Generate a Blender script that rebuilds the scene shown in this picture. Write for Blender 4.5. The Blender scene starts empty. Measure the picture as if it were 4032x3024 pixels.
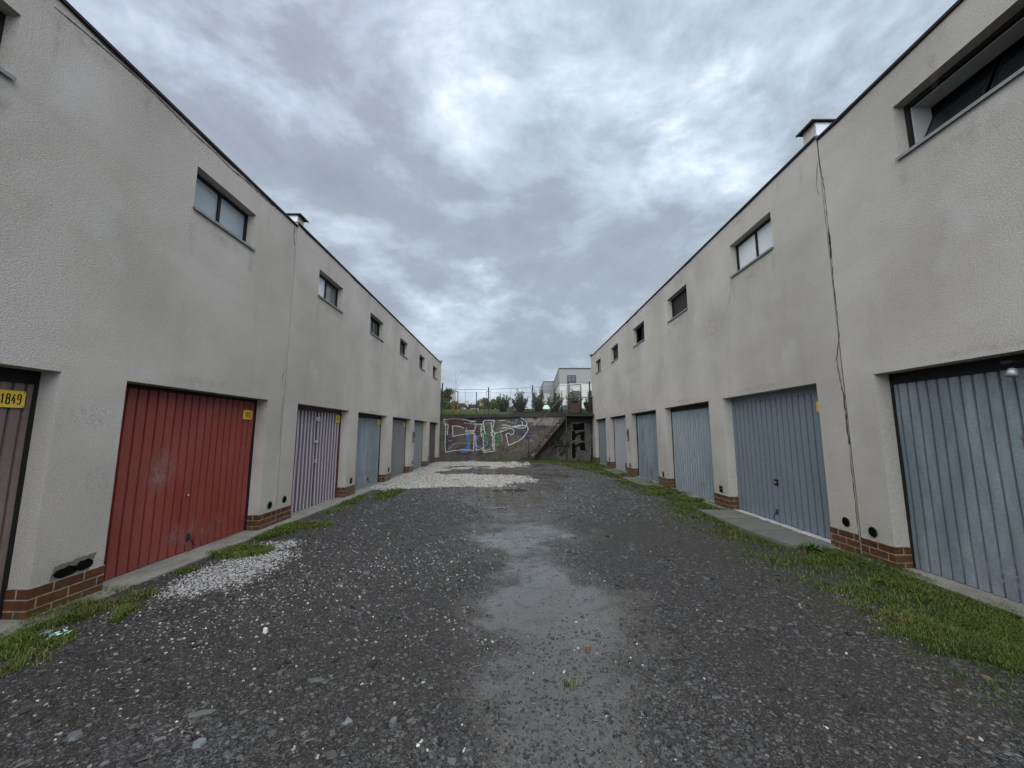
import bpy, bmesh, math, random
import numpy as np
from mathutils import Vector, Matrix, geometry
random.seed(7); RNG = np.random.default_rng(11)
sc = bpy.context.scene
COL = sc.collection
R = math.radians

# ------------------------------------------------------------------ camera
cam = bpy.data.cameras.new('camera'); camo = bpy.data.objects.new('camera', cam); COL.objects.link(camo)
camo.location = (0, 0, 1.6); camo.rotation_euler = (R(90 + 7.297), 0, R(0.113))
cam.sensor_fit = 'HORIZONTAL'; cam.sensor_width = 36; cam.lens = 13.527
cam.clip_start = 0.05; cam.clip_end = 3000
sc.camera = camo
# ------------------------------------------------------------------ sky, sun, exposure
SUN_EL, SUN_AZ = 62, 200
def make_world():
    w = bpy.data.worlds.new('World'); sc.world = w; w.use_nodes = True
    nt = w.node_tree; N = nt.nodes; L = nt.links; N.clear()
    out = N.new('ShaderNodeOutputWorld'); bg = N.new('ShaderNodeBackground'); bg.inputs[1].default_value = 0.1
    L.new(bg.outputs[0], out.inputs[0])
    sky = N.new('ShaderNodeTexSky'); sky.sky_type = 'NISHITA'; sky.sun_disc = False
    sky.sun_elevation = R(SUN_EL); sky.sun_rotation = R(SUN_AZ); sky.dust_density = 3
    tc = N.new('ShaderNodeTexCoord'); sep = N.new('ShaderNodeSeparateXYZ'); L.new(tc.outputs['Generated'], sep.inputs[0])
    def M(op, a, b=None, c=None, clamp=False):
        n = N.new('ShaderNodeMath'); n.operation = op; n.use_clamp = clamp
        for i, v in enumerate((a, b, c)):
            if v is None: continue
            if isinstance(v, (int, float)): n.inputs[i].default_value = v
            else: L.new(v, n.inputs[i])
        return n.outputs[0]
    z = M('MAXIMUM', sep.outputs[2], 0.0); zz = M('ADD', z, 0.62)
    u = M('DIVIDE', sep.outputs[0], zz); v = M('DIVIDE', sep.outputs[1], zz)
    cb = N.new('ShaderNodeCombineXYZ'); L.new(u, cb.inputs[0]); L.new(v, cb.inputs[1]); cb.inputs[2].default_value = 3.7
    def noise(scale, det, rough, dist, off=(0, 0, 0), st=(1, 1, 1)):
        mp = N.new('ShaderNodeMapping'); mp.inputs['Location'].default_value = off; mp.inputs['Scale'].default_value = st
        L.new(tc.outputs['Generated'], mp.inputs[0]); mp.inputs['Rotation'].default_value = (R(12), R(38), 0)
        n = N.new('ShaderNodeTexNoise'); n.inputs['Scale'].default_value = scale; n.inputs['Detail'].default_value = det
        n.inputs['Roughness'].default_value = rough; n.inputs['Distortion'].default_value = dist
        L.new(mp.outputs[0], n.inputs['Vector']); return n.outputs['Fac']
    n1 = noise(2.4, 6, 0.55, 0.3, (4.1, 0.9, 2.2), (.8, 1, 1.7)); n2 = noise(5.0, 10, 0.60, 0.25, (5, 2, 0), (.75, 1, 1.5)); n3 = noise(0.9, 1, .5, 0, (8, 1, 0))
    f = M('ADD', M('ADD', M('MULTIPLY', n1, 0.78), M('MULTIPLY', n2, 0.56)), -.222)
    # brighter breaks in the overcast, at fixed directions of the sky
    nrm = N.new('ShaderNodeVectorMath'); nrm.operation = 'NORMALIZE'; L.new(tc.outputs['Generated'], nrm.inputs[0])
    wn = N.new('ShaderNodeTexNoise'); wn.inputs['Scale'].default_value = 4.5; wn.inputs['Detail'].default_value = 5; wn.inputs['Roughness'].default_value = .6; L.new(tc.outputs['Generated'], wn.inputs['Vector'])
    ws = N.new('ShaderNodeVectorMath'); ws.operation = 'MULTIPLY_ADD'; L.new(wn.outputs['Color'], ws.inputs[0]); ws.inputs[1].default_value = (.46, .1, .46); ws.inputs[2].default_value = (-.23, -.05, -.23)
    wa = N.new('ShaderNodeVectorMath'); wa.operation = 'ADD'; L.new(nrm.outputs[0], wa.inputs[0]); L.new(ws.outputs[0], wa.inputs[1])
    wnn = N.new('ShaderNodeVectorMath'); wnn.operation = 'NORMALIZE'; L.new(wa.outputs[0], wnn.inputs[0])
    def spot(az, el, wid, amp):
        d = N.new('ShaderNodeVectorMath'); d.operation = 'DOT_PRODUCT'; L.new(wnn.outputs[0], d.inputs[0])
        d.inputs[1].default_value = (math.sin(R(az)) * math.cos(R(el)), math.cos(R(az)) * math.cos(R(el)), math.sin(R(el)))
        return M('MULTIPLY', M('POWER', 2.718, M('MULTIPLY', M('SUBTRACT', d.outputs['Value'], 1), 1 / (1 - math.cos(R(wid))))), M('MULTIPLY', M('MULTIPLY', M('MULTIPLY', n2, n2), 4.0), amp * .40))
    for s in SPOTS: f = M('ADD', f, spot(*s))
    cr = N.new('ShaderNodeValToRGB'); L.new(f, cr.inputs[0]); e = cr.color_ramp.elements
    e[0].position = 0.22; e[0].color = (.195, .222, .262, 1)
    e[1].position = 0.80; e[1].color = (.90, .93, .96, 1)
    for p, c in ((.42, (.26, .292, .335, 1)), (.50, (.355, .405, .472, 1)), (.58, (.475, .53, .60, 1)), (.68, (.69, .735, .785, 1))):
        q = e.new(p); q.color = c
    tint = N.new('ShaderNodeMix'); tint.data_type = 'RGBA'; tint.blend_type = 'MULTIPLY'; tint.inputs[0].default_value = 1
    tr = N.new('ShaderNodeValToRGB'); L.new(n3, tr.inputs[0]); tr.color_ramp.elements[0].position = .35; tr.color_ramp.elements[1].position = .65
    tr.color_ramp.elements[0].color = (.96, 1, 1.0, 1); tr.color_ramp.elements[1].color = (1.0, .99, 1.03, 1)
    L.new(cr.outputs[0], tint.inputs[6]); L.new(tr.outputs[0], tint.inputs[7])
    # extra sky gain overhead and behind the camera, unseen, added to light the walls
    g = M('ADD', SKY_GAIN, M('MULTIPLY', M('MULTIPLY', M('SUBTRACT', 0.25, sep.outputs[1]), 1.0, clamp=True), BACK_GAIN))
    sc1 = N.new('ShaderNodeVectorMath'); sc1.operation = 'SCALE'; L.new(tint.outputs[2], sc1.inputs[0]); L.new(g, sc1.inputs['Scale'])
    mx = N.new('ShaderNodeMix'); mx.data_type = 'RGBA'; mx.inputs[0].default_value = 0.94
    L.new(sky.outputs[0], mx.inputs[6]); L.new(sc1.outputs[0], mx.inputs[7]); L.new(mx.outputs[2], bg.inputs[0])
SKY_GAIN, BACK_GAIN = 7.5, 16.0
SPOTS = [(-4.8, 21.2, 3.8, 0.22), (-0.5, 16.2, 6, 0.045), (33.0, 42.7, 3.5, 0.15), (31.3, 39.9, 3, 0.144), (23.0, 37.0, 3.2, 0.138), (19.7, 36.1, 5, 0.064), (-8.4, 49.0, 8, 0.128), (7.3, 49.9, 7, 0.064), (-35.9, 33.6, 6, 0.096), (-25.0, 23.2, 5, 0.072), (50.4, 34.6, 9, 0.112), (-12.4, 15.8, 4, 0.112), (35.4, 32.7, 7, 0.048), (-48.1, 38.7, 8, 0.064), (5.3, 29.4, 6, -0.16), (-7.8, 27.5, 4, -0.096), (12.9, 22.8, 4, -0.112), (-19.1, 42.8, 9, -0.112), (-0.6, 41.2, 5, -0.104), (28.5, 47.5, 7, -0.08), (-27.8, 30.4, 5, -0.04), (15.9, 29.1, 4, -0.08), (41.4, 41.8, 5, -0.064), (0.9, 8.0, 6, -0.048)]
make_world()
sun = bpy.data.lights.new('sun', 'SUN'); sun.energy = 1.5; sun.angle = R(110); sun.color = (1, .95, .88)
suno = bpy.data.objects.new('sun', sun); COL.objects.link(suno)
suno.rotation_euler = (R(90 - SUN_EL), 0, R(-12)); suno.location = (0, -5, 30)
sc.view_settings.view_transform = 'Standard'; sc.view_settings.look = 'None'; sc.view_settings.gamma = 1
sc.view_settings.exposure = 1.08; sc.render.engine = 'CYCLES'

# ------------------------------------------------------------------ materials
def mat(name, col=(.5, .5, .5), rough=.8, metal=0, build=None, spec=.5):
    m = bpy.data.materials.new(name); m.use_nodes = True; nt = m.node_tree; b = nt.nodes['Principled BSDF']
    b.inputs['Base Color'].default_value = (*col, 1); b.inputs['Roughness'].default_value = rough
    b.inputs['Metallic'].default_value = metal; b.inputs['Specular IOR Level'].default_value = spec
    if build: build(NT(nt), b)
    return m
class NT:
    def __init__(s, nt): s.nt = nt; s.N = nt.nodes; s.L = nt.links; s._o = None
    def link(s, a, b): s.L.new(a, b)
    def coord(s, kind='Object'):
        if s._o is None: s._o = s.N.new('ShaderNodeTexCoord')
        return s._o.outputs[kind]
    def mapping(s, scale=(1, 1, 1), loc=(0, 0, 0), kind='Object'):
        m = s.N.new('ShaderNodeMapping'); m.inputs['Scale'].default_value = scale; m.inputs['Location'].default_value = loc
        s.link(s.coord(kind), m.inputs[0]); return m.outputs[0]
    def noise(s, scale, det=3, rough=.5, vec=None, dist=0):
        n = s.N.new('ShaderNodeTexNoise'); n.inputs['Scale'].default_value = scale; n.inputs['Detail'].default_value = det
        n.inputs['Roughness'].default_value = rough; n.inputs['Distortion'].default_value = dist
        s.link(vec if vec else s.coord(), n.inputs['Vector']); return n.outputs['Fac']
    def voro(s, scale, vec=None, feat='F1', out='Distance'):
        n = s.N.new('ShaderNodeTexVoronoi'); n.inputs['Scale'].default_value = scale; n.feature = feat
        s.link(vec if vec else s.coord(), n.inputs['Vector']); return n.outputs[out]
    def ramp(s, f, *stops):
        r = s.N.new('ShaderNodeValToRGB'); s.link(f, r.inputs[0]); e = r.color_ramp.elements
        cc = lambda c: (c, c, c, 1) if isinstance(c, (int, float)) else (*c, 1)
        e[0].position, e[0].color = stops[0][0], cc(stops[0][1]); e[1].position, e[1].color = stops[-1][0], cc(stops[-1][1])
        for p, c in stops[1:-1]: q = e.new(p); q.color = cc(c)
        return r.outputs[0]
    def mix(s, f, a, b, mode='MIX'):
        n = s.N.new('ShaderNodeMix'); n.data_type = 'RGBA'; n.blend_type = mode
        for i, v in ((0, f), (6, a), (7, b)):
            if isinstance(v, (int, float)): n.inputs[i].default_value = v if i == 0 else (v, v, v, 1)
            elif isinstance(v, tuple): n.inputs[i].default_value = (*v, 1)
            else: s.link(v, n.inputs[i])
        return n.outputs[2]
    def math(s, op, a, b=0, clamp=False):
        n = s.N.new('ShaderNodeMath'); n.operation = op; n.use_clamp = clamp
        for i, v in enumerate((a, b)):
            if isinstance(v, (int, float)): n.inputs[i].default_value = v
            else: s.link(v, n.inputs[i])
        return n.outputs[0]
    def sep(s):
        n = s.N.new('ShaderNodeSeparateXYZ'); s.link(s.coord(), n.inputs[0]); return n.outputs
    def bump(s, h, strength, dist, b, prev=None):
        n = s.N.new('ShaderNodeBump'); n.inputs['Strength'].default_value = strength; n.inputs['Distance'].default_value = dist
        s.link(h, n.inputs['Height'])
        if prev: s.link(prev, n.inputs['Normal'])
        if b: s.link(n.outputs[0], b.inputs['Normal'])
        return n.outputs[0]
    def attr(s, name, out='Color'):
        n = s.N.new('ShaderNodeAttribute'); n.attribute_name = name; return n.outputs[out]

def b_stucco(t, b):
    base = t.ramp(t.noise(.55, 5, .55), (.34, (.372, .350, .310)), (.5, (.425, .400, .356)), (.66, (.475, .450, .406)))
    fine = t.ramp(t.noise(85, 3, .6), (.3, .70), (.7, 1.16))
    c = t.mix(1, base, fine, 'MULTIPLY')
    streak = t.noise(2.2, 4, .6, t.mapping((1, 1, .16)))
    c = t.mix(t.math('MULTIPLY', t.ramp(streak, (.54, 0.0), (.8, 1.0)), .28), c, (.25, .225, .185))
    band = t.ramp(t.noise(.8, 4, .6, t.mapping((1, .35, 1.6), (2, 6, 1)), .6), (.52, 0), (.68, 1)); c = t.mix(t.math('MULTIPLY', band, .20), c, (.27, .245, .215))
    z = t.sep()[2]
    # splash dirt just above the ground, broken up
    low = t.math('MULTIPLY', t.ramp(z, (0.0, 1.0), (.62, 0.0)), t.ramp(t.noise(5, 4, .6), (.42, 0), (.66, 1)))
    c = t.mix(t.math('MULTIPLY', low, .5), c, (.16, .155, .13))
    patch = t.ramp(t.noise(1.3, 3, .5, t.mapping((1, 1, 1), (9, 3, 5))), (.60, 0.0), (.74, 1.0))
    c = t.mix(t.math('MULTIPLY', patch, .35), c, (.50, .49, .475))
    t.link(c, b.inputs['Base Color'])
    n1 = t.bump(t.noise(.9, 2), .35, .03, None)
    n2 = t.bump(t.noise(55, 4, .6, t.mapping((1, .8, 1.3))), .8, .010, None, n1)
    t.bump(t.noise(110, 3, .6), .9, .006, b, n2)
STUCCO = mat('stucco', rough=.95, build=b_stucco, spec=.2)
def b_brick(t, b):
    n = t.N.new('ShaderNodeTexBrick'); t.link(t.coord('UV'), n.inputs['Vector'])
    n.inputs['Scale'].default_value = 1; n.inputs['Brick Width'].default_value = .262; n.inputs['Row Height'].default_value = .0955
    n.inputs['Mortar Size'].default_value = .0065; n.inputs['Mortar Smooth'].default_value = .1
    n.inputs['Color1'].default_value = (.110, .040, .014, 1); n.inputs['Color2'].default_value = (.070, .028, .013, 1)
    n.inputs['Mortar'].default_value = (.24, .21, .17, 1)
    c = t.mix(1, n.outputs['Color'], t.ramp(t.noise(14, 4), (.3, .62), (.7, 1.15)), 'MULTIPLY')
    z = t.sep()[2]; d = t.math('MULTIPLY', t.ramp(z, (.0, 1), (.22, .1)), t.ramp(t.noise(9, 4, .7), (.38, 0), (.6, 1))); c = t.mix(t.math('MULTIPLY', d, .8), c, (.045, .048, .030))
    t.link(c, b.inputs['Base Color']); t.link(t.ramp(n.outputs['Fac'], (0, .32), (1, .9)), b.inputs['Roughness'])
    t.bump(n.outputs['Fac'], -.6, .006, b)
BRICK = mat('clinker_brick', build=b_brick)
def concrete(name, lo, hi, dark, rough=.85, green=0):
    def f(t, b):
        c = t.mix(t.noise(3, 6, .6), lo, hi); c = t.mix(1, c, t.ramp(t.noise(60, 3), (.3, .8), (.7, 1.12)), 'MULTIPLY')
        c = t.mix(t.ramp(t.noise(1.4, 5, .65, dist=.4), (.48, 0), (.68, .85)), c, dark)
        if green: c = t.mix(t.ramp(t.noise(.9, 4, .6, t.mapping(loc=(4, 4, 4))), (.5, 0), (.75, green)), c, (.05, .062, .03))
        t.link(c, b.inputs['Base Color']); t.bump(t.noise(30, 5, .7), .5, .012, b)
    return mat(name, rough=rough, build=f)
SILLC = concrete('threshold_concrete', (.15, .145, .125), (.26, .25, .22), (.09, .088, .075))
SLAB = concrete('paving_concrete', (.095, .095, .085), (.15, .148, .13), (.06, .062, .048), .6, .3)
OLDWALL = concrete('stained_concrete', (.048, .042, .035), (.130, .115, .097), (.018, .017, .015), .9, .5)
COPING = concrete('mossy_coping', (.014, .014, .012), (.042, .041, .035), (.009, .010, .008), .9, .5)
PLASTER = concrete('old_render_patch', (.14, .13, .115), (.27, .25, .22), (.06, .056, .05), .95)
STAIRC = concrete('stair_concrete', (.030, .022, .018), (.085, .052, .040), (.016, .012, .010), .9, .3)
WPAINT = concrete('worn_white_paint', (.34, .37, .37), (.55, .57, .57), (.12, .12, .105))

def b_paint(col, fade, amt, dirt=.5):
    def f(t, b):
        c = t.mix(t.ramp(t.noise(1.6, 5, .6, t.mapping((1, 1, .5))), (.42, 0), (.72, amt)), col, fade)
        c = t.mix(1, c, t.ramp(t.noise(30, 4, .6), (.3, .86), (.7, 1.1)), 'MULTIPLY')
        z = t.sep()[2]
        low = t.math('MULTIPLY', t.ramp(z, (0.0, 1.0), (.5, 0.0)), t.ramp(t.noise(7, 4, .6, t.mapping((1, 1.6, .5))), (.4, 0), (.65, 1)))
        c = t.mix(t.math('MULTIPLY', low, dirt), c, tuple(x * .45 + .03 for x in col))
        t.link(c, b.inputs['Base Color']); t.bump(t.noise(9, 3), .25, .006, b)
    return f
def b_galv(c0, c1):
    def f(t, b):
        sp = t.voro(26, feat='F1', out='Color')
        g = t.N.new('ShaderNodeRGBToBW'); t.link(sp, g.inputs[0])
        c = t.mix(g.outputs[0], tuple(x * .88 for x in c0), c0)
        c = t.mix(t.ramp(t.noise(1.8, 6, .65, t.mapping((1, 1.4, .4))), (.4, 0), (.66, 1)), c, c1)
        c = t.mix(1, c, t.ramp(t.noise(45, 3, .6), (.3, .84), (.7, 1.12)), 'MULTIPLY')
        rust = t.ramp(t.noise(2.4, 6, .7, t.mapping((1, 1, .5), (3, 8, 1))), (.66, 0), (.78, .5))
        c = t.mix(rust, c, (.16, .115, .08))
        t.link(c, b.inputs['Base Color']); t.link(t.ramp(t.noise(6, 4), (.3, .42), (.7, .62)), b.inputs['Roughness'])
        t.bump(t.noise(7, 3), .3, .008, b)
    return f
P = dict(
  brown=mat('brown_paint', rough=.5, build=b_paint((.150, .110, .098), (.19, .148, .13), .7)),
  red=mat('red_paint', rough=.5, build=b_paint((.205, .036, .028), (.245, .068, .053), .8, .6)),
  pink=mat('lilac_paint', rough=.55, build=b_paint((.40, .375, .39), (.31, .28, .295), .6, .3)),
  purple=mat('valley_purple', rough=.55, build=b_paint((.095, .078, .105), (.13, .11, .135), .6, .3)),  # darker purple for the rib sides and valleys of the lilac door
  galv_dark=mat('galvanised_steel_dark', metal=.45, rough=.5, build=b_galv((.20, .24, .26), (.28, .33, .36))),
  grey=mat('grey_paint', rough=.6, build=b_paint((.165, .168, .175), (.12, .12, .125), .8)),
  bluegrey=mat('blue_grey_paint', rough=.6, build=b_paint((.17, .19, .20), (.21, .23, .245), .7)),
  darkbrown=mat('dark_brown_paint', rough=.6, build=b_paint((.070, .060, .060), (.095, .08, .08), .7)),
  galv_near=mat('galvanised_steel_bluish', metal=.35, rough=.5, build=b_galv((.188, .230, .256), (.285, .34, .37))),
  slate=mat('slate_blue_paint', rough=.45, build=b_paint((.146, .174, .204), (.130, .154, .182), .6, .2)),
  galv_light=mat('galvanised_steel_light', metal=.35, rough=.5, build=b_galv((.28, .325, .345), (.22, .26, .285))),
  galv_mid=mat('galvanised_steel_streaky', metal=.45, rough=.45, build=b_galv((.26, .31, .34), (.15, .18, .20))),
  lilacgrey=mat('pale_grey_paint', rough=.6, build=b_paint((.29, .29, .315), (.24, .24, .26), .6)),
  teal=mat('grey_blue_paint', rough=.6, build=b_paint((.155, .19, .205), (.19, .23, .25), .7)))
def simple_var(name, col, rough, metal=0, k=.35, sc_=12, spec=.5):
    def f(t, b):
        c = t.mix(t.noise(sc_, 4, .6), tuple(x * (1 - k) for x in col), tuple(min(1, x * (1 + k)) for x in col)); t.link(c, b.inputs['Base Color'])
    return mat(name, rough=rough, metal=metal, build=f, spec=spec)
BLACK = simple_var('black_void', (.006, .006, .006), 1, spec=0)
DFRAME = simple_var('dark_frame_paint', (.010, .009, .009), .6, 0, .35, 12, .25)
RFRAME = simple_var('red_brown_frame', (.07, .022, .016), .5)
ZINC = simple_var('zinc_sheet', (.38, .41, .45), .45, .5, .2)
FLASH = simple_var('brown_roof_flashing', (.022, .015, .015), .65, 0, .35, 12, .2)
WSILL = simple_var('painted_sill', (.20, .21, .21), .5, .2)
RUSTM = simple_var('rusty_iron', (.05, .024, .017), .8, 0, .6, 9)
IRON = simple_var('dark_iron', (.028, .018, .018), .6, .2)
WIRE = simple_var('grey_wire', (.11, .115, .125), .6, .3)
YEL = simple_var('yellow_enamel', (.62, .44, .05), .4, 0, .15, 20)
CRACK = simple_var('crack_shadow', (.035, .032, .028), .95)
SOOT = simple_var('soot_stain', (.09, .085, .072), .95)
GREYP = simple_var('pale_reveal_sheet', (.36, .36, .35), .7, 0, .12)
MORTAR = simple_var('broken_mortar', (.13, .12, .105), .95, 0, .4)
GLASS_D = simple_var('dark_window_glass', (.012, .014, .016), .05, 0, .3, 2)
FROST = simple_var('frosted_window_glass', (.26, .30, .32), .25, 0, .12, 2)
CURT = simple_var('white_curtained_glass', (.55, .57, .57), .3, 0, .12, 2)
GREYG = simple_var('grey_window_glass', (.10, .115, .12), .1, 0, .3, 2)
BROWNG = simple_var('brown_boarded_panel', (.075, .035, .028), .6, 0, .3, 5)
WOOD = simple_var('weathered_timber', (.15, .075, .04), .8, 0, .4, 12)
BARK = simple_var('pale_bark', (.20, .17, .14), .8, 0, .3, 12)

# ------------------------------------------------------------------ mesh helpers
def tag(o, label=None, cat=None, group=None, kind=None):
    if label: o['label'] = label
    if cat: o['category'] = cat
    if group: o['group'] = group
    if kind: o['kind'] = kind
    return o
def empty(name, loc):
    o = bpy.data.objects.new(name, None); o.location = loc; o.empty_display_size = .2; COL.objects.link(o); return o
def root_of(p):
    while p and p.parent: p = p.parent
    return p
class MB:
    """collects geometry in world coordinates and links it as one mesh object"""
    def __init__(s): s.v = []; s.f = []; s.m = []; s.uv = []; s.sm = []
    def face(s, pts, m=0, uv=None, smooth=False):
        i = len(s.v); s.v += [tuple(p) for p in pts]; s.f.append(tuple(range(i, i + len(pts)))); s.m.append(m); s.sm.append(smooth)
        s.uv.append(uv if uv else [(0, 0)] * len(pts)); return s
    def mesh(s, V, F, m=0, smooth=False):
        i = len(s.v); s.v += [tuple(p) for p in V]
        for f in F:
            s.f.append(tuple(i + k for k in f)); s.m.append(m); s.uv.append([(0, 0)] * len(f)); s.sm.append(smooth)
        return s
    def box(s, x0, x1, y0, y1, z0, z1, m=0, M=None):
        V = [Vector((x, y, z)) for z in (z0, z1) for y in (y0, y1) for x in (x0, x1)]
        if M is not None: V = [M @ p for p in V]
        return s.mesh(V, [(0, 2, 3, 1), (4, 5, 7, 6), (0, 1, 5, 4), (2, 6, 7, 3), (0, 4, 6, 2), (1, 3, 7, 5)], m)
    def tube(s, pts, r, n=6, m=0, smooth=True):
        pts = [Vector(p) for p in pts]; rs = r if isinstance(r, (list, tuple)) else [r] * len(pts); V = []; F = []
        for i, p in enumerate(pts):
            d = (pts[min(i + 1, len(pts) - 1)] - pts[max(i - 1, 0)]).normalized()
            a = d.orthogonal().normalized() if abs(d.z) > .9 else d.cross(Vector((0, 0, 1))).normalized(); b = d.cross(a)
            V += [p + rs[i] * (math.cos(2 * math.pi * k / n) * a + math.sin(2 * math.pi * k / n) * b) for k in range(n)]
        for i in range(len(pts) - 1):
            for k in range(n): F.append((i * n + k, i * n + (k + 1) % n, (i + 1) * n + (k + 1) % n, (i + 1) * n + k))
        F += [tuple(range(n - 1, -1, -1)), tuple((len(pts) - 1) * n + k for k in range(n))]
        return s.mesh(V, F, m, smooth)
    def ribbon(s, pts, w, fn, m=0, smooth=0):
        """flat stroke: 2-D polyline pts, width w (or list), fn maps (a,b) to world"""
        pts = [Vector(p) for p in pts]
        if smooth and len(pts) > 2:
            q = []
            for i in range(len(pts) - 1):
                p0, p1, p2, p3 = pts[max(i - 1, 0)], pts[i], pts[i + 1], pts[min(i + 2, len(pts) - 1)]
                for k in range(smooth):
                    t = k / smooth
                    q.append(.5 * ((2 * p1) + (p2 - p0) * t + (2 * p0 - 5 * p1 + 4 * p2 - p3) * t * t + (3 * p1 - p0 - 3 * p2 + p3) * t ** 3))
            pts = q + [pts[-1]]
        ws = w if isinstance(w, (list, tuple)) else [w] * len(pts)
        if len(ws) != len(pts): ws = [ws[int(i * (len(ws) - 1) / max(1, len(pts) - 1))] for i in range(len(pts))]
        L = []; Rr = []
        for i, p in enumerate(pts):
            d = (pts[min(i + 1, len(pts) - 1)] - pts[max(i - 1, 0)])
            if d.length < 1e-9: d = Vector((1, 0))
            d.normalize(); n = Vector((-d.y, d.x)); L.append(p + n * ws[i] / 2); Rr.append(p - n * ws[i] / 2)
        for i in range(len(pts) - 1):
            s.face([fn(*L[i]), fn(*L[i + 1]), fn(*Rr[i + 1]), fn(*Rr[i])], m)
        return s
    def poly(s, pts, fn, m=0, jag=0):
        """filled 2-D polygon (triangulated), fn maps to world"""
        P2 = [Vector((a, b, 0)) for a, b in pts]
        if jag:
            q = []
            for i, p in enumerate(P2):
                n = P2[(i + 1) % len(P2)]; k = max(1, int((n - p).length / jag / 2.5))
                for j in range(k):
                    a = p.lerp(n, j / k); q.append(a + Vector((random.uniform(-jag, jag), random.uniform(-jag, jag), 0)) * .5)
            P2 = q
        xa, xb = min(p.x for p in P2), max(p.x for p in P2); ya, yb = min(p.y for p in P2), max(p.y for p in P2); sx, sy = max(xb - xa, 1e-6), max(yb - ya, 1e-6)
        for t in geometry.tessellate_polygon([P2]): s.face([fn(P2[i].x, P2[i].y) for i in t], m, [((P2[i].x - xa) / sx, (P2[i].y - ya) / sy) for i in t])
        return s
    def build(s, name, mats, parent=None, label=None, loc=None):
        me = bpy.data.meshes.new(name); off = Vector((0, 0, 0))
        r = root_of(parent)
        if r: off = Vector(r.location)
        elif loc: off = Vector(loc)
        me.from_pydata([tuple(Vector(p) - off) for p in s.v], [], s.f)
        for m in (mats if isinstance(mats, (list, tuple)) else [mats]): me.materials.append(m)
        me.polygons.foreach_set('material_index', s.m); me.polygons.foreach_set('use_smooth', s.sm)
        ul = me.uv_layers.new(name='UVMap'); ul.data.foreach_set('uv', [c for u in s.uv for p in u for c in p])
        me.update(); o = bpy.data.objects.new(name, me); COL.objects.link(o)
        if parent: o.parent = parent
        elif loc: o.location = loc
        if label: o['label'] = label
        return o
def circle(n, r, cx=0, cy=0, ph=0): return [(cx + r * math.cos(ph + 2 * math.pi * k / n), cy + r * math.sin(ph + 2 * math.pi * k / n)) for k in range(n)]

DIG = {'1': [[(.15, .78), (.55, 1), (.55, 0)]],
 '8': [[(.15, .53), (.15, .92), (.3, 1), (.7, 1), (.85, .92), (.85, .62), (.7, .53), (.15, .53), (.1, .45), (.1, .08), (.25, 0), (.75, 0), (.9, .08), (.9, .45), (.7, .53)]],
 '4': [[(.62, 1), (.08, .3), (.95, .3)], [(.68, .62), (.68, 0)]],
 '9': [[(.88, .5), (.15, .45), (.1, .9), (.3, 1), (.7, 1), (.9, .9), (.9, .12), (.72, 0), (.25, 0), (.1, .1)]],
 '5': [[(.85, 1), (.18, 1), (.15, .55), (.7, .6), (.9, .48), (.9, .1), (.7, 0), (.28, 0), (.1, .1)]],
 '0': [[(.1, .08), (.1, .92), (.28, 1), (.72, 1), (.9, .92), (.9, .08), (.72, 0), (.28, 0), (.1, .08)]],
 '2': [[(.1, .85), (.28, 1), (.72, 1), (.9, .88), (.9, .65), (.1, 0), (.92, 0)]],
 '3': [[(.1, .92), (.3, 1), (.7, 1), (.88, .9), (.88, .65), (.65, .54), (.4, .54)], [(.65, .54), (.9, .42), (.9, .1), (.7, 0), (.3, 0), (.1, .1)]]}

# ------------------------------------------------------------------ numpy noise and ground fields
def vnoise(x, y, seed=0):
    xi = np.floor(x).astype(np.int64); yi = np.floor(y).astype(np.int64); xf = x - xi; yf = y - yi
    def h(a, b):
        n = (a * 374761393 + b * 668265263 + seed * 982451653) & 0xffffffff
        n = ((n ^ (n >> 13)) * 1274126177) & 0xffffffff
        return ((n ^ (n >> 16)) & 0xffff) / 65535.0
    u = xf * xf * (3 - 2 * xf); v = yf * yf * (3 - 2 * yf)
    return (h(xi, yi) * (1 - u) + h(xi + 1, yi) * u) * (1 - v) + (h(xi, yi + 1) * (1 - u) + h(xi + 1, yi + 1) * u) * v
def fbm(x, y, seed=0, oct=4):
    s = 0; a = .5; t = 0
    for k in range(oct): s = s + a * vnoise(x * 2 ** k, y * 2 ** k, seed + k); t += a; a *= .5
    return s / t
def sstep(a, b, x): t = np.clip((x - a) / (b - a), 0, 1); return t * t * (3 - 2 * t)
def blob(x, y, cx, cy, rx, ry, n=.5, seed=3, soft=.35):
    d = np.sqrt(((x - cx) / rx) ** 2 + ((y - cy) / ry) ** 2) + (fbm(x * 2.2 + 7, y * 2.2, seed) - .5) * 2 * n
    return 1 - sstep(1 - soft, 1 + soft, d)
PUD = [(-.03, 11.2, .58, .34, 31), (-.42, 15.3, .95, .55, 32), (.78, 14.3, .52, .28, 33), (1.05, 13.3, .36, .16, 34), (-.02, 13.1, .2, .12, 35), (-.30, 8.56, .12, .07, 36), (.22, 13.65, .12, .08, 37)]
def puddle(x, y):
    m = np.zeros_like(x)
    for cx, cy, rx, ry, sd in PUD: m = np.maximum(m, blob(x, y, cx, cy, rx, ry, .28, sd, .12))
    return m
def ground_z(x, y):
    z = -.085 * sstep(1.6, 4.0, np.abs(x)) + (fbm(x * .5, y * .5, 5) - .5) * .035 + (fbm(x * 2.3, y * 2.3, 9) - .5) * .012
    return z - .02 * puddle(x, y)
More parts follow.
